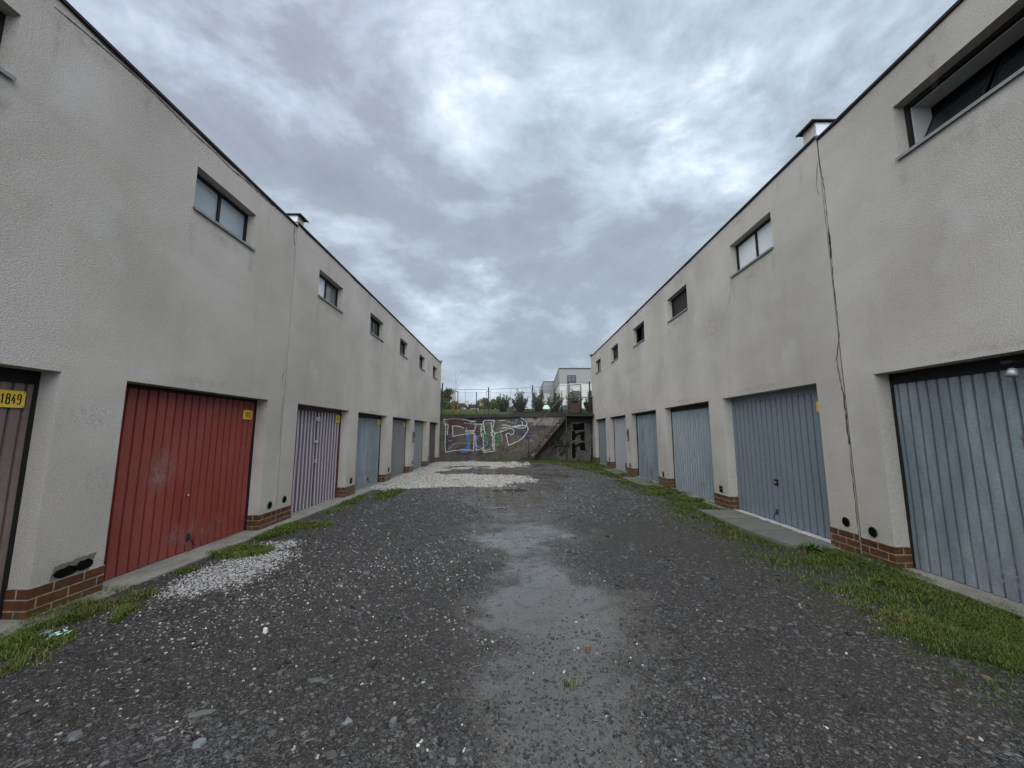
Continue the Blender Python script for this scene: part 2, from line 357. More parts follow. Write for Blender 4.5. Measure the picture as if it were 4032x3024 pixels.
def wet(x, y):
    cx = np.interp(y, [1.5, 2.2, 3.1, 4.0, 4.7, 5.7, 6.6, 8.2, 10, 13, 17], [.24, .26, .36, .36, .36, .1, .28, .15, .08, .1, .2])
    hw = np.interp(y, [1.5, 2.2, 3.1, 4.0, 4.7, 5.7, 6.6, 8.2, 10, 13, 17], [.36, .36, .52, .42, .30, .6, .95, .9, 1.3, 1.5, 2.2])
    d = np.abs(x - cx) / hw + (fbm(x * 2.1 + 3, y * 1.5, 21, 6) - .5) * 2.0
    m = (1 - sstep(.2, 1.45, d)) * (.75 + .25 * sstep(2.6, 3.6, y))
    gap = .35 + .65 * sstep(.36, .58, fbm(x * .8, y * .9 + 4, 55, 3) + .25 * (y < 4.4))
    m = m * gap
    for k, (bx, by, rx, ry, a) in enumerate([(-.15, 9.9, .9, 1.2, 1), (.25, 6.2, .62, .75, 1), (.1, 11.3, 1.5, .9, 1), (.3, 4.85, .4, .5, .8), (.42, 3.7, .62, .7, 1), (.32, 2.7, .5, .7, .7), (-1.6, 11.3, .7, .25, .8), (.5, 14.6, 1.9, 1.2, .9), (.1, 7.8, .55, .6, .8), (.2, 12.6, 1.3, .7, .8), (.8, 8.9, .5, .5, .6), (1.3, 12.2, .7, .6, .6)]):
        m = np.maximum(m, a * blob(x, y, bx, by, rx, ry, .8, 200 + k, .6))
    return m
def white_f(x, y):
    """share of white chippings among the stones"""
    a = .9 * blob(x, y, -3.40, 4.95, .42, .85, .45, 41, .5) + .75 * blob(x, y, -3.6, 6.1, .3, .25, .4, 42, .5)
    a = a + .085 * blob(x, y, -2.2, 5.2, 1.7, 1.9, .5, 43, .7) + .08 * blob(x, y, -.9, 4.4, 1.6, 1.1, .6, 44, .7) + .05 * blob(x, y, -3.0, 3.2, 1.4, 1.0, .6, 44, .7)
    return np.clip(a + .010, 0, 1)
def wgravel(x, y):
    """the light gravel spread at the far left"""
    m = blob(x, y, -2.3, 13.6, 2.5, 1.9, .35, 45, .3) * (y > 11.9)
    m = np.maximum(m, blob(x, y, -3.9, 16.2, 1.1, 4.0, .2, 46, .12))
    m = np.maximum(m, blob(x, y, -2.4, 20.6, 2.7, 2.3, .4, 47, .3))
    lane = blob(x, y, -1.2, 16.6, 2.1, 1.1, .2, 48, .12)
    return np.clip(m - 1.2 * lane, 0, 1)
GX = ([1, 2.2, 2.7, 3.6, 5.9, 8.2, 10.6, 13, 15, 17, 19, 20.5, 22, 22.9, 23.6], [2.9, 3.05, 3.2, 3.25, 3.25, 3.3, 3.5, 3.62, 3.75, 3.4, 2.75, 2.1, .9, -.6, -1.4])
def grass_f(x, y):
    b = np.interp(y, *GX) + (fbm(x * 1.3, y * 1.3, 61) - .5) * 1.1
    g = sstep(-.45, .85, x - b + (fbm(x * 5, y * 5, 63) - .5) * .5)
    for cx, cy, rx, ry, sd in ((-4.0, 3.75, .42, .62, 1), (-3.95, 3.2, .42, .7, 5), (-3.85, 5.72, .38, .26, 2), (-4.0, 7.0, .2, .62, 3), (-3.62, 7.3, .27, .2, 4), (-4.0, 4.97, .09, .11, 6),
                               (-4.0, 9.9, .2, .75, 7), (-3.5, 11.2, .32, .75, 8), (-3.9, 8.7, .12, .35, 9), (-3.4, 10.5, .25, .4, 19), (-1.0, 22.4, 1.0, .6, 10), (-2.6, 19.0, .6, .3, 11), (-1.5, 18.6, .4, .25, 12), (-2.0, 13.5, .12, .1, 13), (-3.1, 18.7, .3, .25, 14), (-.3, 21.0, .2, .2, 15), (.36, 2.71, .05, .05, 16)):
        g = np.maximum(g, blob(x, y, cx, cy, rx, ry, .35, 70 + sd, .3))
    g = np.where((x < -3) & (y < 5), g * sstep(.38, .62, fbm(x * 5, y * 4, 64)), g)
    for x0, x1, y0, y1 in PAVE: g = g * (1 - ((x > x0) & (x < x1) & (y > y0) & (y < y1)) * (.97 if y0 < 9 else .55))
    return g
PAVE = [(4.0, 4.8, 5.95, 8.62), (4.12, 4.8, 12.75, 15.0), (4.2, 4.8, 16.1, 18.5)]

def np_mesh(name, V, F, col=None, mats=(), smooth=False, colname='tone'):
    me = bpy.data.meshes.new(name); n = len(V); m, k = F.shape
    me.vertices.add(n); me.vertices.foreach_set('co', V.astype(np.float32).ravel())
    me.loops.add(m * k); me.loops.foreach_set('vertex_index', F.astype(np.int32).ravel())
    me.polygons.add(m); me.polygons.foreach_set('loop_start', np.arange(0, m * k, k, dtype=np.int32)); me.polygons.foreach_set('loop_total', np.full(m, k, dtype=np.int32))
    me.polygons.foreach_set('use_smooth', np.full(m, smooth))
    me.update(calc_edges=True)
    if col is not None:
        a = me.color_attributes.new(colname, 'FLOAT_COLOR', 'POINT'); a.data.foreach_set('color', np.c_[col, np.ones(n)].astype(np.float32).ravel())
    for q in mats: me.materials.append(q)
    o = bpy.data.objects.new(name, me); COL.objects.link(o); return o

# ------------------------------------------------------------------ ground
def b_ground(t, b):
    a = t.attr('mask'); s = t.N.new('ShaderNodeSeparateColor'); t.link(a, s.inputs[0]); W, G, Wh = s.outputs
    c = t.mix(t.noise(3.5, 6, .65), (.021, .0196, .0172), (.050, .0470, .0405))
    v = t.voro(130, out='Color'); bw = t.N.new('ShaderNodeRGBToBW'); t.link(v, bw.inputs[0])
    c = t.mix(1, c, t.ramp(bw.outputs[0], (.2, .35), (.6, 1.0), (.9, 2.3)), 'MULTIPLY')
    spk = t.voro(60, out='Color'); bw2 = t.N.new('ShaderNodeRGBToBW'); t.link(spk, bw2.inputs[0])
    c = t.mix(t.ramp(bw2.outputs[0], (.86, 0), (.9, .35)), c, (.20, .20, .18))
    c = t.mix(t.ramp(Wh, (.3, 0), (.9, .85)), c, t.mix(bw.outputs[0], (.13, .12, .10), (.34, .32, .28)))
    n = t.noise(28, 5, .7)
    gm = t.math('MULTIPLY', G, t.ramp(n, (.35, .35), (.6, 1.0)))
    c = t.mix(gm, c, t.mix(t.noise(5, 4), (.024, .026, .010), (.052, .054, .018)))
    w2 = t.math('MULTIPLY', W, t.ramp(t.noise(7, 7, .75), (.36, .45), (.52, 1.0)), True)
    c = t.mix(t.math('MULTIPLY', w2, .65), c, (.092, .086, .076))  # pale silt colour that also stands in for part of the wet sheen
    t.link(c, b.inputs['Base Color']); t.link(t.ramp(w2, (0, .4), (1, 1.0)), b.inputs['Specular IOR Level'])
    t.link(t.ramp(w2, (0, .50), (.22, .31), (.5, .18), (.9, .10)), b.inputs['Roughness'])
    n1 = t.bump(t.noise(45, 5, .7), .55, .014, None)
    m = t.N.new('ShaderNodeBump'); t.link(t.math('SUBTRACT', 1, w2), m.inputs['Strength']); m.inputs['Distance'].default_value = .012
    t.link(t.voro(130), m.inputs['Height']); t.link(n1, m.inputs['Normal'])
    fl = t.N.new('ShaderNodeMix'); fl.data_type = 'VECTOR'; g = t.N.new('ShaderNodeNewGeometry')
    t.link(t.ramp(w2, (0, 0), (.75, .95)), fl.inputs[0]); t.link(m.outputs[0], fl.inputs[4]); t.link(g.outputs['Normal'], fl.inputs[5])
    t.link(fl.outputs[1], b.inputs['Normal'])
GROUND = mat('wet_slate_gravel', build=b_ground)
xs = np.concatenate([np.linspace(-300, -12, 10), np.linspace(-11, -5.2, 6), np.arange(-5.0, 5.4, .045), np.linspace(5.6, 12, 6), np.linspace(13, 300, 10)])
ys = np.concatenate([np.linspace(-60, -2, 8), np.arange(-1.5, 8, .045), np.arange(8, 24.2, .08), np.linspace(25, 900, 14)])
X, Y = np.meshgrid(xs, ys); Z = ground_z(X, Y); inside = (np.abs(X) < 5.6) & (Y < 24.2)
Z = np.where(inside, Z, -.1)
V = np.c_[X.ravel(), Y.ravel(), Z.ravel()]; nx, ny = len(xs), len(ys)
i = (np.arange(ny - 1)[:, None] * nx + np.arange(nx - 1)[None, :]).ravel()
Wm = np.clip(wet(X, Y), 0, 1); Gm = np.maximum(grass_f(X, Y), .75 * sstep(-1.0, .5, X - np.interp(Y, *GX) + (fbm(X * 2, Y * 2, 66) - .5) * 1.6)) * inside; Wh = wgravel(X, Y)
go = np_mesh('ground', V, np.c_[i, i + 1, i + 1 + nx, i + nx], np.c_[Wm.ravel(), Gm.ravel(), Wh.ravel()], [GROUND], True, 'mask')
tag(go, 'dark wet slate gravel yard between the garages', 'ground', kind='structure')
def b_water(t, b):
    t.bump(t.noise(6, 2), .03, .01, b)
WATER = mat('puddle_water', (.03, .024, .018), .03, build=b_water)
for k, (cx, cy, rx, ry, sd) in enumerate(PUD):
    mb = MB(); pts = []
    for a in range(40):
        th = 2 * math.pi * a / 40; lo, hi = .2, 1.8
        for _ in range(14):
            mid = (lo + hi) / 2; px, py = cx + mid * rx * math.cos(th), cy + mid * ry * math.sin(th)
            if blob(np.array([px]), np.array([py]), cx, cy, rx, ry, .28, sd, .12)[0] > .5: lo = mid
            else: hi = mid
        pts.append((cx + lo * rx * math.cos(th), cy + lo * ry * math.sin(th)))
    zw = float(ground_z(np.array([cx]), np.array([cy]))[0]) + .013
    mb.poly(pts, lambda a, b_: (a, b_, zw)); o = mb.build('puddle', WATER); tag(o, kind='structure')
    o['label'] = 'shallow rain puddle in the gravel'

# ------------------------------------------------------------------ scattered stones
def b_stone(t, b):
    c = t.mix(1, t.attr('tone'), t.ramp(t.noise(40, 3), (.3, .82), (.7, 1.15)), 'MULTIPLY'); t.link(c, b.inputs['Base Color'])
STONE = mat('loose_stone', rough=.42, build=b_stone)
CUBE = np.array([(x, y, z) for z in (-1, 1) for y in (-1, 1) for x in (-1, 1)], float)
CF = np.array([(0, 2, 3, 1), (4, 5, 7, 6), (0, 1, 5, 4), (2, 6, 7, 3), (0, 4, 6, 2), (1, 3, 7, 5)])
def stones(name, x, y, size, flat, col, label, seat=.25):
    n = len(x); rg = np.random.default_rng(len(x))
    T = CUBE[None] * (.62 + .38 * rg.random((n, 8, 3))); T[:, 4:, :2] *= (.45 + .45 * rg.random((n, 1, 1)))
    S = size[:, None] * np.c_[.5 + .35 * rg.random(n), .35 + .3 * rg.random(n), flat * (.5 + .5 * rg.random(n)) * .5]
    T = T * S[:, None, :]
    th = rg.random(n) * 6.283; c, s = np.cos(th), np.sin(th); tx = rg.normal(0, .25, n)
    y1 = T[..., 1] * np.cos(tx)[:, None] - T[..., 2] * np.sin(tx)[:, None]; z1 = T[..., 1] * np.sin(tx)[:, None] + T[..., 2] * np.cos(tx)[:, None]
    px = T[..., 0] * c[:, None] - y1 * s[:, None] + x[:, None]; py = T[..., 0] * s[:, None] + y1 * c[:, None] + y[:, None]
    pz = z1 + (ground_z(x, y) + S[:, 2] * seat * 2)[:, None]
    V = np.stack([px, py, pz], -1).reshape(-1, 3)
    F = (np.arange(n)[:, None, None] * 8 + CF[None]).reshape(-1, 4)
    o = np_mesh(name, V, F, np.repeat(col, 8, 0), [STONE]); return tag(o, label, 'gravel', kind='stuff')
def field(n, y0, y1, power, x0=-4.25, x1=4.5):
    """random spots, denser towards the camera"""
    u = RNG.random(n); y = (y0 ** (1 - power) + u * (y1 ** (1 - power) - y0 ** (1 - power))) ** (1 / (1 - power))
    return x0 + (x1 - x0) * RNG.random(n), y
x, y = field(185000, 1.7, 13, 1.9)
w_ = wet(x, y); g_ = grass_f(x, y); dens = (.35 + .75 * sstep(.35, .65, fbm(x * 1.1, y * 1.1, 80))) * (1 - np.where(y < 3.4, .72, .90) * sstep(.15, .6, w_)) * (1 - .9 * g_) * (1 - puddle(x, y))
dens *= np.where(x > 1.0, .55, 1.0)
k = RNG.random(len(x)) < dens; x, y, w_ = x[k], y[k], w_[k]
size = np.clip(RNG.lognormal(math.log(.0110), .48, len(x)), (.0045), .05) * (1 + .07 * y) * np.where(w_ > .3, .75, 1)
iswh = RNG.random(len(x)) < white_f(x, y) * np.where(x > 1, .5, 1); size = np.where(iswh, np.minimum(size, .022) * .85, size)
sh = RNG.random(len(x))[:, None]
col = (.015 + .050 * sh ** 2.0) * np.array([[1.0, 1.0, .98]]) * np.where(RNG.random(len(x))[:, None] < .06, 1.7, 1)
brn = RNG.random(len(x)) < .004; col[brn] = np.array([.10, .065, .045])
whc = (.08 + .38 * RNG.random(len(x))[:, None] ** 1.6) * np.array([[1.0, .98, .90]]); col = np.where(iswh[:, None], whc, col)
stones('slate_gravel', x, y, size, np.where(iswh, .8, .38), col, 'loose dark slate chips with scattered white pebbles across the yard')
# coarser look of the far gravel
x = RNG.uniform(-4.2, 4.4, 90000); y = 7 + 16 * RNG.random(90000) ** 1.3; k = RNG.random(90000) < sstep(6.8, 11, y) * (.2 + .8 * sstep(.35, .6, fbm(x * 1.3, y * .9, 85))) * (1 - .85 * sstep(.2, .7, wet(x, y))) * (1 - grass_f(x, y)) * (1 - wgravel(x, y)) * (1 - puddle(x, y)); x, y = x[k], y[k]
wh = RNG.random(len(x)) < .03; col = (.025 + .09 * RNG.random(len(x))[:, None] ** 2) * np.array([[1, 1, .97]]); col = np.where(wh[:, None], .35, col)
stones('slate_gravel', x, y, (.016 + .026 * RNG.random(len(x))) * np.where(wh, .8, 1), .5, col, 'grey gravel in the far half of the yard')
# dense white chippings beside the red door
x = RNG.uniform(-4.2, -2.6, 60000); y = RNG.uniform(3.8, 6.7, 60000); k = RNG.random(60000) < np.clip(white_f(x, y) - .12, 0, 1) ** 1.5 * .17; k &= RNG.random(60000) > grass_f(x, y); x, y = x[k], y[k]
col = (.12 + .34 * RNG.random(len(x))[:, None]) * np.array([[.98, .97, .98]])
stones('marble_chippings', x, y, .012 + .012 * RNG.random(len(x)), .8, col, 'patch of small white marble chippings spilled beside the red door')
# light gravel at the far left
x = RNG.uniform(-4.4, .9, 90000); y = RNG.uniform(11.5, 23.2, 90000); k = (RNG.random(90000) < wgravel(x, y) * .75) & (RNG.random(90000) > grass_f(x, y) * .8); x, y = x[k], y[k]
col = (.17 + .24 * RNG.random(len(x))[:, None]) * np.array([[1.0, .95, .86]])
stones('pale_gravel', x, y, .035 + .04 * RNG.random(len(x)), .7, col, 'spread of pale limestone gravel at the far left of the yard')

# a few single stones one can point at
def lone_stone(x0, y0, r, h, col, label, seed, n=7, rz=0, asp=1):
    rnd = random.Random(seed); mb = MB(); z0 = float(ground_z(np.array([x0]), np.array([y0]))[0]); B = []; T = []
    for k in range(n):
        a = 2 * math.pi * k / n + rnd.uniform(-.3, .3); q = r * rnd.uniform(.7, 1.1); c, s = q * math.cos(a), q * math.sin(a) * asp
        cx, cy = c * math.cos(rz) - s * math.sin(rz), c * math.sin(rz) + s * math.cos(rz)
        B.append((x0 + cx, y0 + cy, z0 - .004)); T.append((x0 + cx * .78, y0 + cy * .78, z0 + h * rnd.uniform(.75, 1.1)))
    mb.mesh(B + T, [tuple(range(n, 2 * n))] + [(k, (k + 1) % n, n + (k + 1) % n, n + k) for k in range(n)])
    o = mb.build('stone', simple_var('stone_' + str(seed), col, .45, 0, .3, 25), loc=(x0, y0, z0)); tag(o, label, 'stone', 'larger loose stones on the yard')
lone_stone(-.92, 2.36, .035, .014, (.12, .14, .155), 'flat triangular blue-grey slate near the bottom of the view', 1, 3)
lone_stone(-1.62, 2.2, .036, .02, (.13, .15, .155), 'pale grey-blue angular stone left of the triangular slate', 2, 6)
lone_stone(-1.28, 2.72, .07, .012, (.075, .078, .072), 'long thin slate sliver lying in the dark gravel', 3, 7, .1, .3)
lone_stone(-2.02, 3.37, .03, .03, (.55, .54, .48), 'white pebble standing out on dark gravel in front of the red door', 4, 6)
lone_stone(.56, 3.09, .022, .028, (.11, .06, .035), 'small rust-brown stone on the wet track', 5, 6)
lone_stone(-2.35, 2.28, .045, .02, (.085, .09, .095), 'rounded dark slate lump in the lower left corner gravel', 6, 8)
lone_stone(-.66, 2.34, .035, .03, (.10, .105, .105), 'jagged grey stone just right of the triangular slate', 7, 5)
lone_stone(-1.78, 2.42, .075, .014, (.085, .095, .09), 'long grey-green slate slab lying in the left gravel', 8, 7, .45, .3)

# ------------------------------------------------------------------ grass
def b_grass(t, b):
    t.link(t.attr('tone'), b.inputs['Base Color'])
GRASS = mat('grass_blades', rough=.5, build=b_grass, spec=.3)
def grass(name, x, y, hgt, wid, col, label, zf=ground_z, kindcat='grass'):
    n = len(x); rg = np.random.default_rng(n); th = rg.random(n) * 6.283; lean = rg.random(n) * 1.5 + .1; z = zf(x, y)
    dx, dy = np.cos(th), np.sin(th); wx, wy = -dy * wid / 2, dx * wid / 2
    def P3(f, up, w): return np.stack([x + dx * hgt * lean * f + wx * w, y + dy * hgt * lean * f + wy * w, z + hgt * up], -1)
    V = np.stack([P3(0, -.05, -1), P3(0, -.05, 1), P3(.35, .6, .7), P3(.35, .6, -.7), P3(1, .85, 0.08), P3(1, .85, -.08)], 1).reshape(-1, 3)
    F = (np.arange(n)[:, None, None] * 6 + np.array([(0, 1, 2, 3), (3, 2, 4, 5)])[None]).reshape(-1, 4)
    o = np_mesh(name, V, F, np.repeat(col, 6, 0), [GRASS]); return tag(o, label, kindcat, kind='stuff')
def gcol(n, x, y, bright=1):
    m = fbm(x * 1.6, y * 1.6, 90)[:, None]; r = RNG.random((n, 1))
    c = (1 - m) * np.array([[.036, .074, .010]]) + m * np.array([[.088, .118, .013]])
    c = c * (.40 + .8 * r) * (.7 + .6 * fbm(x * 4, y * 4, 97)[:, None]); dry = RNG.random((n, 1)) < (.06 + .34 * sstep(.5, .75, fbm(x * 1.2 + 5, y * 1.2, 96))[:, None]); return np.where(dry, np.array([[.13, .10, .045]]) * (.6 + .6 * r), c) * bright
x, y = field(460000, 1.9, 23.35, 1.45, 1.5, 4.82)
g = grass_f(x, y); k = RNG.random(len(x)) < g ** 1.9 * (.12 + .88 * sstep(.36, .58, fbm(x * 3, y * 3, 95, 4))); x, y, g = x[k], y[k], g[k]
hg = (.014 + .036 * g * RNG.random(len(x))) * (.5 + 1.1 * fbm(x * 2.5, y * 2.5, 91)) + .0018 * y
grass('grass', x, y, hg, .0028 + .0011 * y, gcol(len(x), x, y), 'mossy grass verge along the right-hand garage doors')
x = RNG.uniform(-4.4, 1.5, 420000); y = RNG.uniform(2.2, 23.3, 420000)
g = grass_f(x, y); k = RNG.random(len(x)) < g; x, y = x[k], y[k]
x2 = np.r_[RNG.uniform(-4.38, -3.3, 70000)]; y2 = RNG.uniform(2.3, 8, 70000); k = RNG.random(70000) < grass_f(x2, y2); x, y = np.r_[x, x2[k]], np.r_[y, y2[k]]
hg = (.014 + .055 * RNG.random(len(x)) ** 1.6) * (.3 + 1.3 * fbm(x * 4, y * 4, 92))
grass('grass_tufts', x, y, hg, .003 + .001 * y, gcol(len(x), x, y, 1.1), 'tufts of green grass growing along the left-hand thresholds')
def weed(x0, y0, n, ln, label, col=(.05, .095, .03)):
    mb = MB(); z0 = float(ground_z(np.array([x0]), np.array([y0]))[0])
    for k in range(n):
        a = random.uniform(0, 6.283); e = random.uniform(.25, 1.0); l = ln * random.uniform(.6, 1.1); w = l * .13
        d = Vector((math.cos(a), math.sin(a), 0)); s = Vector((-d.y, d.x, 0)); up = Vector((0, 0, 1)); b0 = Vector((x0, y0, z0))
        p1 = b0 + d * l * .5 + up * l * e * .6; p2 = b0 + d * l + up * l * e * .55
        mb.face([b0 - s * w * .2, b0 + s * w * .2, p1 + s * w, p1 - s * w]).face([p1 - s * w, p1 + s * w, p2])
    o = mb.build('weed_plant', simple_var('weed_leaf', col, .5, 0, .3, 20), loc=(x0, y0, z0)); return tag(o, label, 'weed')
weed(4.35, 5.85, 26, .24, 'leafy dock-like weed at the near corner of the concrete slabs')
weed(4.42, 8.75, 18, .16, 'small bright green weed at the foot of the chipped pillar')
weed(-4.05, 2.98, 20, .16, 'broad-leaved weed beside the threshold of the brown door', (.06, .10, .035))
weed(-3.95, 4.97, 16, .09, 'small green tuft on the threshold in front of the red door', (.07, .11, .03))
weed(.36, 2.71, 16, .045, 'tiny yellowish weed in the middle of the wet track', (.08, .085, .04))
# litter
mb = MB()
for k in range(26):
    a, q = random.uniform(0, 6.283), random.uniform(0, .06); cx, cy = -3.78 + q * math.cos(a) * 1.3, 3.41 + q * math.sin(a); zz = -.06 + random.uniform(0, .035)
    mb.face([(cx + random.uniform(-.03, .03), cy + random.uniform(-.03, .03), zz + random.uniform(-.015, .02)) for _ in range(3)])
tag(mb.build('litter', simple_var('crumpled_foil', (.45, .62, .62), .35, .2, .15), loc=(-3.78, 3.41, -.06)), 'crumpled pale turquoise-white wrapper lying in the left grass', 'litter')
# brown leaf
mb = MB(); mb.poly([(-4.0, 2.9), (-3.95, 2.93), (-3.9, 2.91), (-3.93, 2.88)], lambda a, b: (a, b, -.055 + .02 * math.sin(a * 40)))
tag(mb.build('fallen_leaf', simple_var('dead_leaf', (.16, .07, .03), .6), loc=(-3.95, 2.9, -.06)), 'brown dead leaf on the edge of the left grass', 'leaf')

# ------------------------------------------------------------------ garage rows
def rect(a, b, c, d): return [(a, c), (b, c), (b, d), (a, d)]
def garage_row(spec):
    sd, XF, Y0, Y1, ZT = spec['side'], spec['x'], spec['y0'], spec['y1'], spec['top']
    root = empty('garage_building', (XF, Y0, -.1)); tag(root, spec['label'], 'garage building', 'rows of plastered lock-up garages')
    W = lambda y, z, d: (XF + sd * d, y, z)
    doors, wins = spec['doors'], spec['windows']; zh = spec['head']; zb, zw = spec['wz']
    # wall shell with openings
    mb = MB(); ops = [(a, b, -.1, zh, .21) for a, b, *_ in doors] + [(a, b, zb, zw, .17) for a, b, *_ in wins]
    yb = sorted({Y0, Y1} | {v for o in ops for v in o[:2]}); zbk = sorted({-.25, -.1, zh, zb, zw, ZT})
    for a, b in zip(yb, yb[1:]):
        for c, d in zip(zbk, zbk[1:]):
            if any(o[0] <= a and b <= o[1] and o[2] <= c and d <= o[3] for o in ops): continue
            mb.face([W(a, c, 0), W(b, c, 0), W(b, d, 0), W(a, d, 0)])
    for a, b, c, d, dp in ops:
        mb.face([W(a, c, 0), W(a, d, 0), W(a, d, dp), W(a, c, dp)]); mb.face([W(b, c, 0), W(b, c, dp), W(b, d, dp), W(b, d, 0)])
        mb.face([W(a, d, 0), W(b, d, 0), W(b, d, dp), W(a, d, dp)]); mb.face([W(a, c, 0), W(a, c, dp), W(b, c, dp), W(b, c, 0)])
    D = 6.0
    mb.face([W(Y0, -.25, 0), W(Y0, ZT, 0), W(Y0, ZT, D), W(Y0, -.25, D)]); mb.face([W(Y1, -.25, 0), W(Y1, -.25, D), W(Y1, ZT, D), W(Y1, ZT, 0)])
    mb.face([W(Y0, -.25, D), W(Y0, ZT, D), W(Y1, ZT, D), W(Y1, -.25, D)])
    for a, b, up in spec.get('upstand', []):   # fire wall standing above the roof
        x0, x1 = sorted((XF - sd * -.002, XF + sd * D)); mb.box(x0, x1, a, b, ZT - .001, up, 0)
    mb.build('wall', STUCCO, root)
    r = MB(); x0, x1 = sorted((XF + sd * .05, XF + sd * D)); r.box(x0, x1, Y0, Y1, ZT - .03, ZT - .01); r.build('roof', FLASH, root)
    f = MB(); segs = spec.get('flash', [(Y0, Y1)])
    for a, b in segs:
        x0, x1 = sorted((XF - sd * .028, XF + sd * .3)); f.box(x0, x1, a, b, ZT + .001, ZT + .018)
        f.box(*sorted((XF - sd * .028, XF - sd * .020)), a, b, ZT - .018, ZT)
        n = int((b - a) / .4)     # buckled lip hanging under the cover strip
        pts = [(a + (b - a) * i / n, ZT - .022 - random.uniform(0, .028) * (1 if random.random() < .4 else .2)) for i in range(n + 1)]
        for p, q in zip(pts, pts[1:]): f.face([W(p[0], p[1], -.012), W(q[0], q[1], -.012), W(q[0], ZT, -.012), W(p[0], ZT, -.012)])
    f.build('roof_flashing', FLASH, root)
    for a, b, up in spec.get('upstand', []):
        c = MB(); c.box(*sorted((XF - sd * .07, XF + sd * D)), a - .05, b + .06, up, up + .018); c.box(*sorted((XF - sd * .07, XF - sd * .064)), a - .05, b + .06, up - .02, up)
        o = c.build('firewall_cap', FLASH, root)
        z = MB(); z.box(*sorted((XF + sd * .01, XF + sd * D)), a - .008, a - .001, ZT + .03, up - .005); z.build('zinc_flashing', ZINC, o)
    # plinths on each pier
    edges = [Y0] + [v for d in sorted(doors) for v in d[:2]] + [Y1]
    for a, b in zip(edges[0::2], edges[1::2]):
        if b - a < .1 or b < 1.5: continue
        p = MB(); zt = spec.get('plinth', .195); e = .010; ja = a in [d[1] for d in doors]; jb = b in [d[0] for d in doors]
        ya, yb_ = a + (e if ja else 0) - (2 * e if ja else 0), b + (e if jb else 0)
        if not ja: ya = a + .004
        if not jb: yb_ = b - .004
        z0 = -.24; U = lambda s0, s1: [(s0, z0 + .2865 - zt * 0), (s1, z0 + .2865), (s1, zt + .2865), (s0, zt + .2865)]
        uoff = random.uniform(0, .2)
        vo = .2865 - zt   # top course starts at the plinth top
        def uvq(s0, s1): return [(s0 + uoff, z0 + vo), (s1 + uoff, z0 + vo), (s1 + uoff, zt + vo), (s0 + uoff, zt + vo)]
        p.face([W(ya, z0, -e), W(yb_, z0, -e), W(yb_, zt, -e), W(ya, zt, -e)], 0, uvq(0, yb_ - ya))
        if ja: p.face([W(ya, z0, -e), W(ya, zt, -e), W(ya, zt, .205), W(ya, z0, .205)], 0, [(0 - 0 + .02, z0 + vo), (.02, zt + vo), (.235, zt + vo), (.235, z0 + vo)])
        if jb: p.face([W(yb_, z0, -e), W(yb_, zt, -e), W(yb_, zt, .205), W(yb_, z0, .205)], 0, [(.02, z0 + vo), (.02, zt + vo), (.235, zt + vo), (.235, z0 + vo)])
        p.face([W(ya, zt, -e), W(yb_, zt, -e), W(yb_, zt, .205), W(ya, zt, .205)], 0, [(0, .0)] * 4)
        p.build('brick_plinth', BRICK, root)
    # threshold strip
    t = MB(); t0, t1 = sorted((XF - sd * spec.get('sill_w', .22), XF + sd * .5)); t.box(t0, t1, max(Y0 + .003, -1), Y1 - .003, -.2, -.062); t.build('threshold', SILLC, root)
    # doors
    for dd in doors:
        a, b, style = dd[:3]; opt = dd[3] if len(dd) > 3 else {}
        z0, z1 = -.055, zh - opt.get('drop', .05); dep = .215; ya, yb_ = a - .02, b + .02
        w, g, dp, kind = {'brown': (.098, .024, .05, 'n'), 'red': (.135, .030, .065, 'g'), 'pink': (.146, .07, .045, 'C'), 'galv_dark': (.115, .05, .045, 'C'),
                          'grey': (.12, .036, .05, 'g'), 'bluegrey': (.13, .028, .035, 'g'), 'darkbrown': (.2, .015, .015, 'g'), 'galv_near': (.117, .026, .06, 'n'), 'slate': (.148, .034, .065, 'g'),
                          'galv_light': (.150, .04, .055, 'c'), 'galv_mid': (.145, .05, .05, 'C'), 'lilacgrey': (.12, .03, .035, 'c'), 'teal': (.15, .02, .016, 'g')}[style]
        prof = []; yy = ya
        while yy < yb_:
            if kind == 'g': prof += [(yy, 0), (yy + w - g, 0), (yy + w - g * .75, dp), (yy + w - g * .25, dp)]
            elif kind == 'n': prof += [(yy, 0), (yy + w * .62, 0), (yy + w * .66, .005), (yy + w - g, .005), (yy + w - g * .7, dp), (yy + w - g * .3, dp)]
            elif kind == 'C': prof += [(yy, 0), (yy + w * .44, 0), (yy + w * .54, dp), (yy + w * .90, dp)]
            else: prof += [(yy, 0), (yy + w * .42, 0), (yy + w * .56, dp), (yy + w * .86, dp)]
            yy += w
        prof = [(min(max(p, ya), yb_), q) for p, q in prof]
        m = MB(); nz = 9
        dent = lambda p, z: .004 * math.sin(p * 3.1 + z * 1.7 + a) + .003 * math.sin(p * 7.3 - z * 4.1)
        for (p, q), (p2, q2) in zip(prof, prof[1:]):
            if p2 - p < 1e-6: continue
            for k in range(nz):
                za, zb_ = z0 + (z1 - z0) * k / nz, z0 + (z1 - z0) * (k + 1) / nz
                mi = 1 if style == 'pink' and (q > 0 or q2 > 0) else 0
                m.face([W(p, za, dep + q + dent(p, za)), W(p2, za, dep + q2 + dent(p2, za)), W(p2, zb_, dep + q2 + dent(p2, zb_)), W(p, zb_, dep + q + dent(p, zb_))], mi)
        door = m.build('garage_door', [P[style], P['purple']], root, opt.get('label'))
        fr = MB(); fw = .03
        x0, x1 = sorted((XF + sd * .198, XF + sd * .235))
        fr.box(x0, x1, a + .001, a + fw, z0, zh - .001); fr.box(x0, x1, b - fw, b - .001, z0, zh - .001)
        hh = opt.get('drop', .05) + .02
